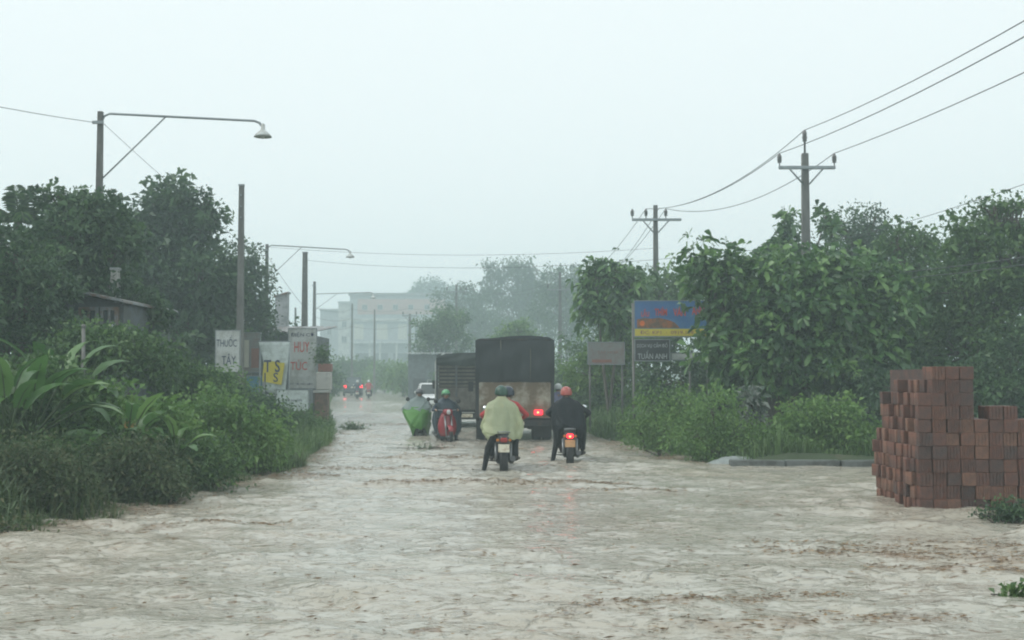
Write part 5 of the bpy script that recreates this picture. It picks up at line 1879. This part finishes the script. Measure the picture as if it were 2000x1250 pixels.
P_CLR = poncho_mat("misty_clear_plastic", (0.30, 0.38, 0.37), clear=0.12, trans=0.35)
BK_DARK = pmat("bike_dark", (0.022, 0.026, 0.03), rough=0.3, var=0.25, dirt=(0.07, 0.055, 0.04), dirt_amt=0.25)
BK_RED = pmat("bike_red", (0.26, 0.022, 0.03), rough=0.25, var=0.2)
BK_MAR = pmat("bike_maroon", (0.05, 0.022, 0.026), rough=0.3, var=0.2)
BK_BLUE = pmat("bike_blue", (0.03, 0.06, 0.14), rough=0.3, var=0.2)

# ---- A: two on one bike, pillion in a yellow green poncho (nearest)
A = at(981, 918, 22.2)
la = (A.x, A.y + 0.75, -0.12)
ra = R(2)
motorbike("black motorbike carrying two riders, pillion in pale yellow green poncho", la, ra, BK_DARK)
prA = rider_prims(sy=-0.02, lean=0.2, left='peg', right='pegout', hands='wide', sideways=0.10, hipz=0.84)
drv = person("driver in red shirt and navy helmet, half hidden behind the yellow green poncho", la, ra, prA, RED_S, DRK_T)
helmet(drv, prA[1], H_NAVY)
prB = rider_prims(sy=-0.42, lean=0.10, left='down', right='pillion', hands='lap', hipz=0.87, sh=0.97, sideways=-0.03)
pas = person("pillion rider in translucent yellow green rain poncho and dark green helmet, foot in the water", la, ra, prB, GRY_T, DRK_T)
helmet(pas, prB[1], H_GRN)
zN = prB[2].z
poncho(pas, [(zN + 0.075, -0.03, -0.33, 0.075, 0.085), (zN + 0.02, -0.03, -0.335, 0.12, 0.11), (zN - 0.05, -0.03, -0.345, 0.25, 0.15), (zN - 0.13, -0.02, -0.35, 0.30, 0.19), (zN - 0.25, -0.01, -0.35, 0.325, 0.22),
             (zN - 0.38, -0.01, -0.34, 0.365, 0.27), (zN - 0.50, -0.015, -0.34, 0.375, 0.30), (zN - 0.60, -0.02, -0.36, 0.355, 0.33), (zN - 0.67, -0.01, -0.40, 0.315, 0.33), (zN - 0.72, 0.0, -0.43, 0.28, 0.32)], P_YEL, seed=4, folds=6, amp=0.07, hemvar=0.05, arch=0.12, creases=22)

# ---- B: rider in black, red helmet, glowing tail light
B = at(1116, 903, 24.4)
lb, rb_ = (B.x, B.y + 0.75, -0.15), R(-2)
motorbike("dark maroon motorbike with glowing red tail light, ridden by the red helmet", lb, rb_, BK_MAR, lit=True, plate=pmat("amber_plate", (0.45, 0.27, 0.12), rough=0.4, var=0.2, scale=9))
prC = rider_prims(sy=-0.12, lean=0.2, left='down', right='pegout', hands='wide', hipz=0.85, bulk=1.18, sideways=-0.06)
rb = person("rider in bulky black rain jacket and red helmet, right of the black truck", lb, rb_, prC, BLK_J, DRK_T)
helmet(rb, prC[1], H_RED, brim=True)
zN = prC[2].z
poncho(rb, [(zN + 0.06, -0.06, 0.06, 0.07, 0.08), (zN, -0.055, 0.05, 0.16, 0.13), (zN - 0.07, -0.045, 0.03, 0.265, 0.17), (zN - 0.2, -0.03, 0.02, 0.33, 0.23), (zN - 0.4, -0.02, -0.02, 0.35, 0.28), (zN - 0.55, -0.01, -0.06, 0.345, 0.32), (zN - 0.68, 0.0, -0.06, 0.33, 0.36), (zN - 0.82, 0.0, -0.02, 0.315, 0.38), (zN - 0.95, 0.0, 0.02, 0.30, 0.36)],
       poncho_mat("black_plastic_sheet", (0.008, 0.011, 0.015), clear=0.0, trans=0.05, rough=0.55, spec=0.15), seed=9, folds=6, amp=0.04, name="rain_jacket", hemvar=0.05, arch=0.30)

# ---- C: oncoming, slate cape, light green helmet, red bike
Cc = at(866, 862, 32.6)
lc, rc_ = (Cc.x - 0.02, Cc.y + 0.8, -0.16), R(180 + 14)
motorbike("red motorbike coming towards us beside the slatted truck", lc, rc_, BK_RED)
prD = rider_prims(sy=-0.10, lean=0.26, left='down', right='peg', hands='bar', hipz=0.80, sh=0.86)
rc1 = person("oncoming rider in slate blue rain cape and light green helmet", lc, rc_, prD, BLU_S, DRK_T)
helmet(rc1, prD[1], H_LGRN)
zN = prD[2].z
poncho(rc1, [(zN + 0.05, 0, 0.14, 0.08, 0.09), (zN - 0.02, 0, 0.14, 0.18, 0.15), (zN - 0.08, -0.03, 0.13, 0.28, 0.21), (zN - 0.22, -0.06, 0.08, 0.33, 0.29), (zN - 0.42, -0.08, 0.02, 0.36, 0.36), (zN - 0.62, -0.09, -0.02, 0.37, 0.38), (zN - 0.8, -0.1, -0.05, 0.36, 0.38), (zN - 0.95, -0.1, -0.05, 0.33, 0.36)], P_SLATE, seed=6, folds=5, amp=0.05)

# ---- D: oncoming, clear cape over a green skirt that billows to the left
Dd = at(819, 856, 36.5)
ld, rd_ = (Dd.x, Dd.y + 0.4, -0.16), R(180 - 6)
motorbike("motorbike hidden under a billowing green rain cape, left of the red one", ld, rd_, BK_DARK)
prE = rider_prims(sy=-0.12, lean=0.22, left='peg', right='peg', hands='bar', hipz=0.80, sh=0.86)
rd1 = person("oncoming rider in grey helmet under a misty cape with bright green skirt", ld, rd_, prE, GRY_T, DRK_T, voxel=0.02)
helmet(rd1, prE[1], H_GREY)
zN = prE[2].z
poncho(rd1, [(zN + 0.05, 0, 0.1, 0.08, 0.09), (zN - 0.03, 0, 0.12, 0.2, 0.16), (zN - 0.1, 0.03, 0.14, 0.30, 0.23), (zN - 0.22, 0.05, 0.18, 0.37, 0.38), (zN - 0.30, 0.06, 0.22, 0.42, 0.46), (zN - 0.40, 0.06, 0.24, 0.425, 0.50)], P_CLR, seed=2, folds=5, amp=0.03)
poncho(rd1, [(zN - 0.27, 0.06, 0.22, 0.37, 0.41), (zN - 0.34, 0.06, 0.24, 0.40, 0.46), (zN - 0.42, 0.06, 0.28, 0.415, 0.54), (zN - 0.56, 0.03, 0.33, 0.365, 0.62), (zN - 0.72, -0.03, 0.38, 0.29, 0.70), (zN - 0.86, -0.07, 0.40, 0.23, 0.74), (zN - 0.97, -0.10, 0.40, 0.18, 0.74)], P_GRN, seed=3, folds=4, amp=0.03, name="green_skirt", hemvar=0.10, creases=12)

# ---- E: rider in lavender ahead on the right of the truck
Ee = at(1092, 850, 37.0)
le, re_ = (Ee.x, 37.4, -0.14), R(2)
motorbike("motorbike squeezed between the black truck and the right verge", le, re_, BK_BLUE)
prF = rider_prims(sy=-0.1, lean=0.2, hands='bar')
re1 = person("rider in lavender shirt glimpsed between the truck and the red helmet", le, re_, prF, LAV_S, DRK_T, voxel=0.022)
helmet(re1, prF[1], H_WHT)

# ---- F, G: two far riders ahead
for (u, v, DD, lab, blab, topm, hm_, bk) in ((698, 779, 104, "far rider in dark blue with a pale helmet, left of two riders beyond", "small blue motorbike far ahead, left of two", BLU_S, H_WHT, BK_BLUE),
                                            (720, 777, 106, "far rider in red shirt with a pale helmet, right of two riders beyond", "small red motorbike far ahead, right of two", RED_S, H_WHT, BK_RED)):
    q = at(u, v, DD)
    lq = (q.x, DD, float(rise(DD)) - 0.1)
    motorbike(blab, lq, R(6), bk, plate=PLATEM)
    prG = rider_prims(sy=-0.1, lean=0.16, hands='bar', right='pegout')
    g = person(lab, lq, R(6), prG, topm, DRK_T, voxel=0.03)
    helmet(g, prG[1], hm_)


# ================================================================== TREES, SHRUBS, GRASS
GL, GR, GF = "trees behind the left verge", "trees behind the right verge", "misty trees down the road"
tree("leafy_tree", "tallest dark tree on the left, its peak right of the nearest lamp post", 40, 320,
     [(335, 405, 50, 55), (290, 470, 80, 65), (375, 455, 60, 50), (405, 400, 25, 25), (310, 560, 110, 80), (395, 555, 70, 80, -0.5), (330, 650, 110, 70)], 'dark', 440, 46, 0.225, 0.24, seed=11, trunk_r=0.17, group=GL)
tree("leafy_tree", "dark spreading tree round the nearest lamp post, crown with a curling left tip", 27.6, 180,
     [(122, 395, 34, 28), (180, 415, 42, 32), (160, 470, 95, 60), (215, 480, 60, 60), (120, 560, 120, 75), (200, 620, 110, 70)], 'dark', 400, 46, 0.155, 0.18, seed=12, trunk_r=0.15, group=GL)
tree("leafy_tree", "dome shaped dark tree right of the tall bare post, behind the white signs", 48, 470,
     [(460, 530, 48, 52), (492, 560, 36, 60), (440, 600, 65, 60), (500, 630, 38, 40)], 'dark', 240, 44, 0.15, 0.24, seed=13, trunk_r=0.14, group=GL)
tree("leafy_tree", "dense dark tree filling the left edge below the palm", 24.3, 20,
     [(30, 520, 70, 50), (-50, 500, 80, 80), (50, 600, 80, 60), (105, 560, 40, 36), (-20, 650, 110, 80), (110, 650, 60, 36)], 'dark', 330, 44, 0.12, 0.16, seed=14, trunk_r=0.14, group=GL)
tree("leafy_tree", "low shadowy tree between the house roof and the white signs", 43, 330,
     [(300, 660, 90, 60), (390, 670, 70, 55), (230, 680, 70, 50)], 'mid', 220, 44, 0.14, 0.24, seed=15, trunk_r=0.12, group=GL)
tree("leafy_tree", "deep shade tree far back behind the left house", 58, 240,
     [(100, 600, 170, 80), (280, 600, 150, 90), (450, 640, 110, 60), (-50, 600, 120, 90)], 'dark', 360, 44, 0.2, 0.36, seed=16, trunk_r=0.2, group=GL)
pa = at(30, 740, 31)
fronds("palm_tree", "palm with arching fronds at the left edge of the sky", (pa.x, 31, 0.1), 17, 1.75, 0.62, at(30, 435, 31).z - 0.1, 'mid', seed=4, wid=0.42)
pa = at(96, 740, 33)
fronds("palm_tree", "small drooping palm just right of the left edge palm", (pa.x, 33, 0.1), 13, 1.15, 0.8, at(96, 470, 33).z - 0.1, 'dark', seed=8, wid=0.36)

tree("broad_leaf_tree", "big leaved tree spreading over the right verge beside the blue signboard", 31, 1500,
     [(1360, 515, 22, 14), (1412, 548, 50, 30), (1470, 548, 66, 36), (1560, 548, 84, 40), (1478, 620, 66, 58), (1560, 630, 120, 74), (1420, 690, 40, 34), (1480, 705, 90, 46), (1680, 596, 90, 74), (1640, 700, 110, 60)],
     'broad', 440, 60, 0.225, 0.24, seed=21, trunk_r=0.13, group=GR, rosette=True, aspect=0.42, droop=0.3)
tree("broad_leaf_tree", "slim big leaved sapling with upright tip left of the nearest power pole", 42, 1545,
     [(1540, 440, 7, 24), (1540, 478, 20, 20), (1508, 508, 26, 18), (1614, 418, 12, 10), (1628, 452, 12, 16), (1560, 530, 60, 26)],
     'broad', 90, 40, 0.25, 0.15, seed=22, trunk_r=0.06, group=GR, rosette=True, aspect=0.4, droop=0.2)
tree("leafy_tree", "rounded dark tree rising behind, right of the nearest power pole", 46, 1668,
     [(1668, 455, 58, 46), (1700, 445, 40, 36), (1640, 510, 70, 50), (1720, 520, 80, 60), (1680, 600, 110, 80)], 'dark', 330, 46, 0.14, 0.24, seed=23, trunk_r=0.16, group=GR)
tree("leafy_tree", "tall leafy tree at the right edge with a knobbly crown against the sky", 32, 1930,
     [(1945, 420, 50, 28), (1985, 430, 50, 34), (1905, 470, 55, 40), (1960, 500, 90, 60), (1880, 560, 90, 70), (1970, 620, 90, 90), (1880, 690, 110, 80), (2060, 560, 90, 120)], 'mid', 480, 46, 0.155, 0.22, seed=24, trunk_r=0.15, group=GR)
tree("leafy_tree", "mid green tree between the rounded tree and the right edge", 36, 1790,
     [(1755, 480, 45, 32), (1800, 475, 40, 28), (1770, 540, 85, 60), (1830, 600, 80, 70), (1750, 660, 110, 80), (1830, 720, 100, 70)], 'mid', 360, 46, 0.15, 0.24, seed=25, trunk_r=0.14, group=GR)
tree("leafy_tree", "dark tree behind the blue signboard and second power pole", 50, 1270,
     [(1215, 565, 55, 38), (1290, 570, 70, 38), (1350, 560, 60, 45), (1240, 630, 90, 60), (1330, 650, 100, 70), (1210, 700, 60, 50)], 'mid', 340, 44, 0.17, 0.28, seed=26, trunk_r=0.16, group=GR)
tree("broad_leaf_tree", "open branched tree with hanging leaves left of the blue signboard", 42, 1190,
     [(1165, 545, 28, 24), (1200, 540, 40, 24), (1165, 600, 30, 36), (1215, 610, 36, 40), (1230, 560, 40, 30)], 'broad', 90, 36, 0.24, 0.2, seed=27, trunk_r=0.07, group=GR, rosette=True, aspect=0.42, droop=0.5)
tree("leafy_tree", "shadowy undergrowth tree below the big leaved tree", 36, 1450,
     [(1330, 745, 80, 45), (1440, 750, 100, 50), (1560, 770, 110, 50), (1680, 780, 100, 50)], 'dark', 360, 44, 0.16, 0.26, seed=28, trunk_r=0.1, group=GR)
tree("leafy_tree", "dark tree right behind the brick stack", 29, 1860,
     [(1760, 770, 90, 60), (1860, 790, 100, 70), (1960, 780, 100, 80), (2040, 720, 90, 90), (1830, 860, 120, 40), (1960, 870, 110, 40)], 'dark', 380, 44, 0.14, 0.22, seed=29, trunk_r=0.1, group=GR)
tree("leafy_tree", "yellowish green tree over the faded grey sign", 44, 1215,
     [(1220, 670, 35, 40), (1180, 690, 45, 30), (1150, 730, 45, 36), (1215, 745, 50, 40)], 'bright', 150, 40, 0.14, 0.2, seed=30, trunk_r=0.08, group=GR)

tree("bamboo_clump", "feathery bamboo clump with arching plumes in the mist above the black truck", 185, 1010,
     [(955, 545, 16, 30), (972, 528, 16, 14), (1012, 520, 22, 22), (1000, 560, 50, 40), (1045, 545, 20, 22), (980, 610, 70, 50), (1060, 590, 60, 45)], 'dark', 300, 34, 0.46, 0.68, seed=41, trunk_r=0.14, group=GF, aspect=0.3, droop=0.8, up=-0.2)
tree("misty_tree", "pale misty tree right of the bamboo, behind the far power pole", 150, 1110,
     [(1090, 560, 40, 34), (1130, 545, 38, 30), (1105, 610, 70, 55), (1160, 600, 50, 60)], 'dark', 260, 40, 0.36, 0.6, seed=42, trunk_r=0.2, group=GF)
tree("misty_tree", "pale rounded tree showing above the right end of the far block", 300, 850,
     [(845, 570, 28, 22), (870, 590, 40, 28), (905, 600, 36, 30), (820, 590, 28, 24)], 'dark', 230, 40, 0.68, 0.95, seed=43, trunk_r=0.25, group=GF)
tree("misty_tree", "faded tree mass behind the two trucks", 170, 960,
     [(920, 640, 60, 40), (990, 660, 80, 40), (1070, 670, 70, 50), (900, 600, 45, 40), (940, 690, 80, 30)], 'dark', 320, 40, 0.44, 0.7, seed=44, trunk_r=0.2, group=GF)
tree("misty_tree", "small round light green tree peeping over the black truck's roof", 84, 1010,
     [(1012, 652, 32, 24), (990, 672, 30, 20), (1035, 675, 28, 22)], 'bright', 110, 40, 0.22, 0.3, seed=45, trunk_r=0.12, group=GF)
tree("misty_tree", "drooping tree left of the second truck, before the far block", 100, 850,
     [(850, 640, 34, 26), (880, 625, 30, 24), (835, 665, 26, 22), (875, 665, 40, 26)], 'mid', 180, 40, 0.22, 0.34, seed=46, trunk_r=0.12, group=GF)
for i, (u, v, ru, rv, DD, lab) in enumerate(((668, 728, 24, 24, 140, "dim shrub at the far left bend of the road"), (705, 724, 30, 22, 150, "dim shrub behind the dark people carrier"), (752, 730, 34, 22, 132, "pale green shrub before the far block's shopfront"),
                                            (790, 738, 30, 20, 112, "dim shrub left of the grey shed"), (640, 742, 14, 20, 96, "little dark shrub on the left edge of the far road"), (1120, 725, 40, 60, 62, "leafy shrub right of the black truck's roof"),
                                            (1150, 775, 40, 42, 52, "dark shrub behind the red helmet rider"), (1200, 790, 50, 36, 44, "dark shrub left of the billboard post"), (900, 735, 40, 26, 92, "shadowy shrub low behind the slatted truck"), (1010, 730, 60, 30, 80, "shadowy shrub low behind the black truck"))):
    tree("roadside_shrub", lab, DD, u, [(u, v, ru, rv), (u + ru * 0.5, v + rv * 0.4, ru * 0.7, rv * 0.7), (u - ru * 0.5, v + rv * 0.5, ru * 0.7, rv * 0.6)], 'bright' if i in (2, 3) else 'mid', 90, 36, 0.0022 * DD + 0.05, 0.0035 * DD + 0.08, seed=60 + i, trunk_r=0.05, cat="shrub", group="shrubs along the far road", twigs=5)

# ---- near left shrubs
NS = "shrubs on the near left verge"
for i, (u, lob, DD, lf, sz, lab, nc) in enumerate((
        (60, [(30, 760, 80, 50), (110, 775, 80, 50), (20, 830, 90, 60), (130, 840, 90, 50)], 18.8, 'mid', 0.10, "dark leafy shrub at the left edge round the banana plant", 230),
        (210, [(190, 800, 70, 36), (280, 835, 80, 36), (190, 860, 90, 50), (290, 880, 80, 46)], 19.0, 'bright', 0.12, "tangled shrub right of the thin pipe post", 230),
        (340, [(330, 745, 80, 40), (395, 775, 60, 40), (290, 750, 60, 40)], 28, 'mid', 0.10, "bushy shrub below the white two line sign", 190),
        (430, [(400, 830, 80, 55), (470, 850, 75, 50), (360, 870, 70, 50), (510, 880, 45, 32)], 21.5, 'bright', 0.085, "rounded green shrub leaning over the left water edge", 230),
        (440, [(425, 742, 36, 16), (465, 772, 36, 18), (400, 755, 40, 22), (450, 800, 60, 30)], 33, 'bright', 0.10, "light green climbing shrub before the left signs", 130),
        (590, [(590, 828, 34, 22), (560, 838, 34, 24), (620, 848, 22, 16), (545, 815, 34, 20)], 33.5, 'mid', 0.07, "low grassy mound below the small white sign", 120),
        (70, [(60, 920, 70, 50), (20, 960, 60, 40), (120, 960, 60, 40)], 15.4, 'dry', 0.065, "brownish half drowned shrub nearest the left corner", 150),
        (250, [(240, 920, 70, 50), (300, 935, 50, 36), (220, 965, 50, 32)], 16.8, 'dry', 0.065, "brown green weedy shrub where water shines through", 150),
        (210, [(190, 668, 60, 26), (250, 690, 60, 36), (160, 700, 60, 40), (300, 705, 50, 36)], 23.2, 'mid', 0.10, "leafy thicket hiding the foot of the tin roofed house", 170),
        (300, [(300, 895, 60, 34), (350, 905, 60, 36), (410, 905, 60, 28), (330, 935, 44, 26)], 18.6, 'mid', 0.07, "green weedy shrub hanging over the water at the bend of the left bank", 170),
        (150, [(140, 905, 70, 34), (190, 900, 60, 30), (90, 900, 60, 30)], 17.3, 'mid', 0.07, "green weedy shrub behind the brown drowned ones", 130),
        (500, [(480, 800, 44, 26), (515, 815, 36, 22)], 31, 'dark', 0.09, "dark bush at the foot of the cloth banner", 90))):
    tree("verge_shrub", lab, DD, u, lob, lf, nc, 46, sz, 0.14 + 0.003 * DD, seed=80 + i, trunk_r=0.035, cat="shrub", group=NS, twigs=8)
NR = "shrubs on the right verge"
for i, (u, lob, DD, lf, sz, lab, nc, sp) in enumerate((
        (1290, [(1275, 800, 44, 34), (1330, 800, 50, 36), (1300, 845, 60, 34), (1250, 840, 30, 24)], 26.8, 'bright', 0.07, "grassy light green bush at the foot of the billboard post", 130, 0.16),
        (1400, [(1390, 800, 56, 36), (1440, 850, 50, 34), (1360, 850, 60, 34), (1410, 875, 60, 24)], 25.2, 'bright', 0.07, "grassy light green bush left of the silvery plant", 150, 0.16),
        (1600, [(1570, 815, 50, 34), (1625, 815, 50, 36), (1650, 850, 60, 36), (1540, 860, 50, 32), (1590, 870, 60, 26)], 25.0, 'bright', 0.09, "light green leafy bush left of the brick stack", 170, 0.16),
        (1468, [(1465, 785, 18, 18), (1472, 812, 16, 16)], 26.0, 'silver', 0.16, "silvery variegated plant amid the right verge bushes", 10, 0.12),
        (1690, [(1700, 870, 60, 30), (1660, 880, 50, 24)], 25.2, 'mid', 0.08, "low dark bush touching the left side of the brick stack", 110, 0.13))):
    tree("verge_shrub", lab, DD, u, lob, lf, nc, 44, sz, sp, seed=100 + i, trunk_r=0.03, cat="shrub", group=NR, twigs=8)

# ---- banana-like broad leaved plants
BP = "broad leaved plants on the left verge"
b1 = at(62, 740, 17.6)
banana("banana_plant", "banana plant with long glossy leaves reaching right at the left edge", (b1.x, 17.6, 0.1), 13, 0.85, 0.31, 0.75, seed=3, group=BP, azs=(-10, -34, 4, -56, 190, 215, 170, -90, 240, -20, 150, 12, -5), els=(28, 78), bend=(0.9, 1.6), petiole=0.8)
b2 = at(245, 740, 18.2)
banana("banana_plant", "banana plant with fanned pale leaves right of the thin pipe, one leaf yellow", (b2.x, 18.2, 0.1), 11, 0.62, 0.25, 0.5, seed=5, group=BP, azs=(-5, -25, 185, 230, -60, 205, -95, 160, -12, 30, 95), els=(25, 75), bend=(0.8, 1.5), mats=[None] * 10 + ['yellow'], petiole=0.5)
b5 = at(120, 740, 19.6)
banana("banana_plant", "tall banana plant with drooping leaves between the pipe post and the left edge", (b5.x, 19.6, 0.1), 9, 0.9, 0.32, 0.9, seed=13, group=BP, els=(30, 75), bend=(0.9, 1.6), petiole=0.9)
b3 = at(345, 740, 18.0)
banana("banana_plant", "small broad leaved plant low in the left weeds, right of the fanned one", (b3.x, 18.0, 0.1), 8, 0.45, 0.18, 0.4, seed=6, group=BP, els=(30, 78), bend=(0.8, 1.4), petiole=0.4)
b4 = at(14, 740, 16.6)
banana("banana_plant", "upright broad leaved plant cut by the left edge of the view", (b4.x, 16.6, 0.1), 10, 0.75, 0.26, 0.7, seed=7, group=BP, els=(50, 85), bend=(0.7, 1.3), petiole=0.75)

# ---- grass and weeds
rs = np.random.default_rng(77)
xl = lambda y: np.interp(y, YL, XL)
xr = lambda y: np.interp(y, YR, XR)
P = scatter(15000, 13.5, 24, lambda y: xl(y) + 0.35, lambda y: xl(y) - 4.5, rs, 1.3)
blades("verge_weeds", "tall rank weeds along the near left water edge", P, rs.uniform(0.2, 0.7, len(P)) * np.clip(0.55 + 0.5 * np.sin(P[:, 1] * 2.3) * np.sin(P[:, 0] * 3.1 + P[:, 1]) + 0.12 * (xl(P[:, 1]) - P[:, 0]), 0.25, 1.2), 'weed', "weeds", seed=1, wid=0.011, lean=0.85)
P = scatter(15000, 22, 46, lambda y: xl(y) + 0.2, lambda y: xl(y) - 4.0, rs, 1.4)
blades("verge_grass", "green grass along the left road edge below the signs", P, rs.uniform(0.2, 0.6, len(P)), 'grass', "grass", seed=2, wid=0.012, lean=0.5)
P = scatter(34000, 24.0, 34, lambda y: xr(y) - 0.1, lambda y: xr(y) + 6.5, rs, 0.9)
blades("verge_grass", "lush tall grass on the right verge before the trees", P, rs.uniform(0.2, 0.75, len(P)) * np.clip(0.6 + 0.5 * np.sin(P[:, 0] * 2.9 + 1.3 * np.sin(P[:, 1] * 2)) * np.sin(P[:, 1] * 1.9), 0.25, 1.1) * np.clip((P[:, 0] - xr(P[:, 1]) + 0.5) / 1.2, 0.35, 1), 'grass', "grass", seed=3, wid=0.010, lean=0.9)
P = scatter(16000, 34, 75, lambda y: xr(y) - 0.1, lambda y: xr(y) + 6.0, rs, 1.2)
blades("verge_grass", "grass and weeds along the far right road edge", P, rs.uniform(0.25, 0.8, len(P)), 'grass', "grass", seed=4, wid=0.02, lean=0.5)
P = np.concatenate([scatter(14000, 46, 150, lambda y: xl(y) + 0.1, lambda y: xl(y) - 8, rs), scatter(12000, 75, 170, lambda y: xr(y), lambda y: xr(y) + 10, rs)])
blades("verge_grass", "dim grass on the verges at the far end of the road", P, rs.uniform(0.3, 1.0, len(P)), 'grass', "grass", seed=5, wid=0.04, lean=0.5)


# ================================================================== THINGS LYING IN THE WATER
def drift(name, label, u, v, n, size, spread, leaf, seed, twigs=6, flat=0.35):
    rs = np.random.default_rng(seed)
    Dd_ = 4008.0 / (v - 740)
    c = at(u, 740, Dd_)
    root = empty(name, (c.x, Dd_, 0.0))
    tag(root, label, "debris")
    P = rs.normal(size=(n, 3)) * [[spread, spread * 0.5, spread * flat]] + [[0, 0, spread * flat]]
    P[:, 2] = np.abs(P[:, 2]) * 0.9
    link("foliage", leaf_mesh("foliage", P, unit(rs.normal(size=(n, 3)) + [[0, 0, 0.4]]), size * rs.uniform(0.6, 1.3, n), size * 0.4 * rs.uniform(0.6, 1.3, n), rs.random(n), rs=rs), LM[leaf], root)
    mb = MB()
    for k in range(twigs):
        a = Vector((rs.normal() * spread, rs.normal() * spread * 0.5, -0.03))
        mb.tube([a, a + Vector((rs.normal() * spread * 0.6, rs.normal() * 0.1, spread * flat)), a + Vector((rs.normal() * spread * 1.2, rs.normal() * 0.1, spread * flat * rs.uniform(0.4, 1.6)))], [0.012, 0.008, 0.004], 5)
    mb.build("twigs", BARK, root)


drift("floating_branch", "dark green torn branch lying in the water at the right edge below the bricks", 1972, 1012, 900, 0.07, 0.17, 'dark', 1, flat=0.5)
drift("floating_branch", "small green weed clump floating mid road near the signs", 690, 840, 420, 0.09, 0.20, 'mid', 2, flat=0.5)
drift("floating_branch", "scrap of dark leaves and twigs floating below the green skirted rider", 828, 876, 90, 0.07, 0.22, 'dark', 3, twigs=9, flat=0.25)
drift("floating_branch", "wisp of grass half under water in the lower right corner", 1985, 1165, 120, 0.10, 0.10, 'grass', 4, twigs=3, flat=0.4)
drift("floating_branch", "weed tuft at the lower left water edge", 20, 1040, 300, 0.07, 0.22, 'weed', 5, flat=0.4)

# ---- straw and bark fragments riding on the current, thickest along the standing waves
rs = np.random.default_rng(31)
Ps = []
for x0, x1, y, h, w, sl in RIDGES:
    k = int(130 * (x1 - x0) * min(1.5, h / 0.04))
    X = rs.uniform(x0, x1, k)
    xm = (x0 + x1) / 2
    Ps.append(np.stack([X, y + sl * (X - xm) + 0.06 * np.sin(X * 5.1 + y) + 0.04 * np.sin(X * 13 + 2 * y) + rs.normal(size=k) * w * 0.6 - 0.05], 1))
k = 900
Ps.append(np.stack([rs.uniform(2.4, 6.0, k), 12.6 - 0.62 * rs.random(k) - 0.0], 1) + np.stack([np.zeros(k), rs.normal(size=k) * 0.2], 1))
Y = rs.uniform(13, 34, 1500)
Ps.append(np.stack([np.interp(Y, YL, XL) + np.abs(rs.normal(size=1500)) * 0.5, Y], 1))
Y = rs.uniform(24, 34, 500)
Ps.append(np.stack([np.interp(Y, YR, XR) - np.abs(rs.normal(size=500)) * 0.4, Y], 1))
Y = 7 * (30 / 7) ** rs.random(1500)
Ps.append(np.stack([rs.uniform(-0.5, 0.5, 1500) * Y, Y], 1))
P = np.concatenate(Ps)
Z = water_z(P[:, 0], P[:, 1])
n_ = len(P)
az = rs.normal(0, 0.7, n_)
A = np.stack([np.cos(az), np.sin(az), rs.normal(0, 0.12, n_)], 1)
L = rs.uniform(0.02, 0.10, n_)
straw = link("drifting_straw", leaf_mesh("drifting_straw", np.stack([P[:, 0], P[:, 1], Z + 0.006], 1), A, L, rs.uniform(0.005, 0.014, n_), rs.random(n_), droop=0.0, rs=rs), LM['straw'])
tag(straw, "scattered brown straw and bark drifting on the flood water", "debris", kind="stuff")

SLAB = pmat("wet_concrete_slab", (0.13, 0.145, 0.14), rough=0.45, var=0.25, scale=3, dirt=(0.06, 0.065, 0.06), dirt_amt=0.4)
o = empty("kerb_slab", (5.75, 23.7, 0.0), R(-1))
tag(o, "long low concrete slab edging the right verge left of the bricks", "slab")
for k in range(3):
    MB().cbox((-1.05 + 1.06 * k, 0.03 * (k % 2), 0.02), (1.03, 0.24, 0.19), 0.015, ry=R(0.6 - 0.5 * k)).build("slab", SLAB, o)
o = empty("plastic_sheet", at(1437, 906, 24.2))
o.location.z = 0.0
tag(o, "pale crumpled plastic sheet humped on the left end of the slab", "plastic sheet")
V, F = [], []
for j in range(13):
    for i in range(19):
        x, y = -0.62 + 1.24 * i / 18, -0.22 + 0.44 * j / 12
        hgt = 0.17 * max(0, 1 - (x / 0.6) ** 2) * max(0, 1 - (y / 0.22) ** 2) + 0.015 * math.sin(x * 21 + y * 13) * math.sin(y * 30 - x * 4)
        V.append((x, y, hgt - 0.01))
F = [(j * 19 + i, j * 19 + i + 1, j * 19 + i + 20, j * 19 + i + 19) for j in range(12) for i in range(18)]
MB().add(V, F, 0, True).build("sheet", pmat("pale_plastic", (0.24, 0.27, 0.265), rough=0.35, var=0.15), o)
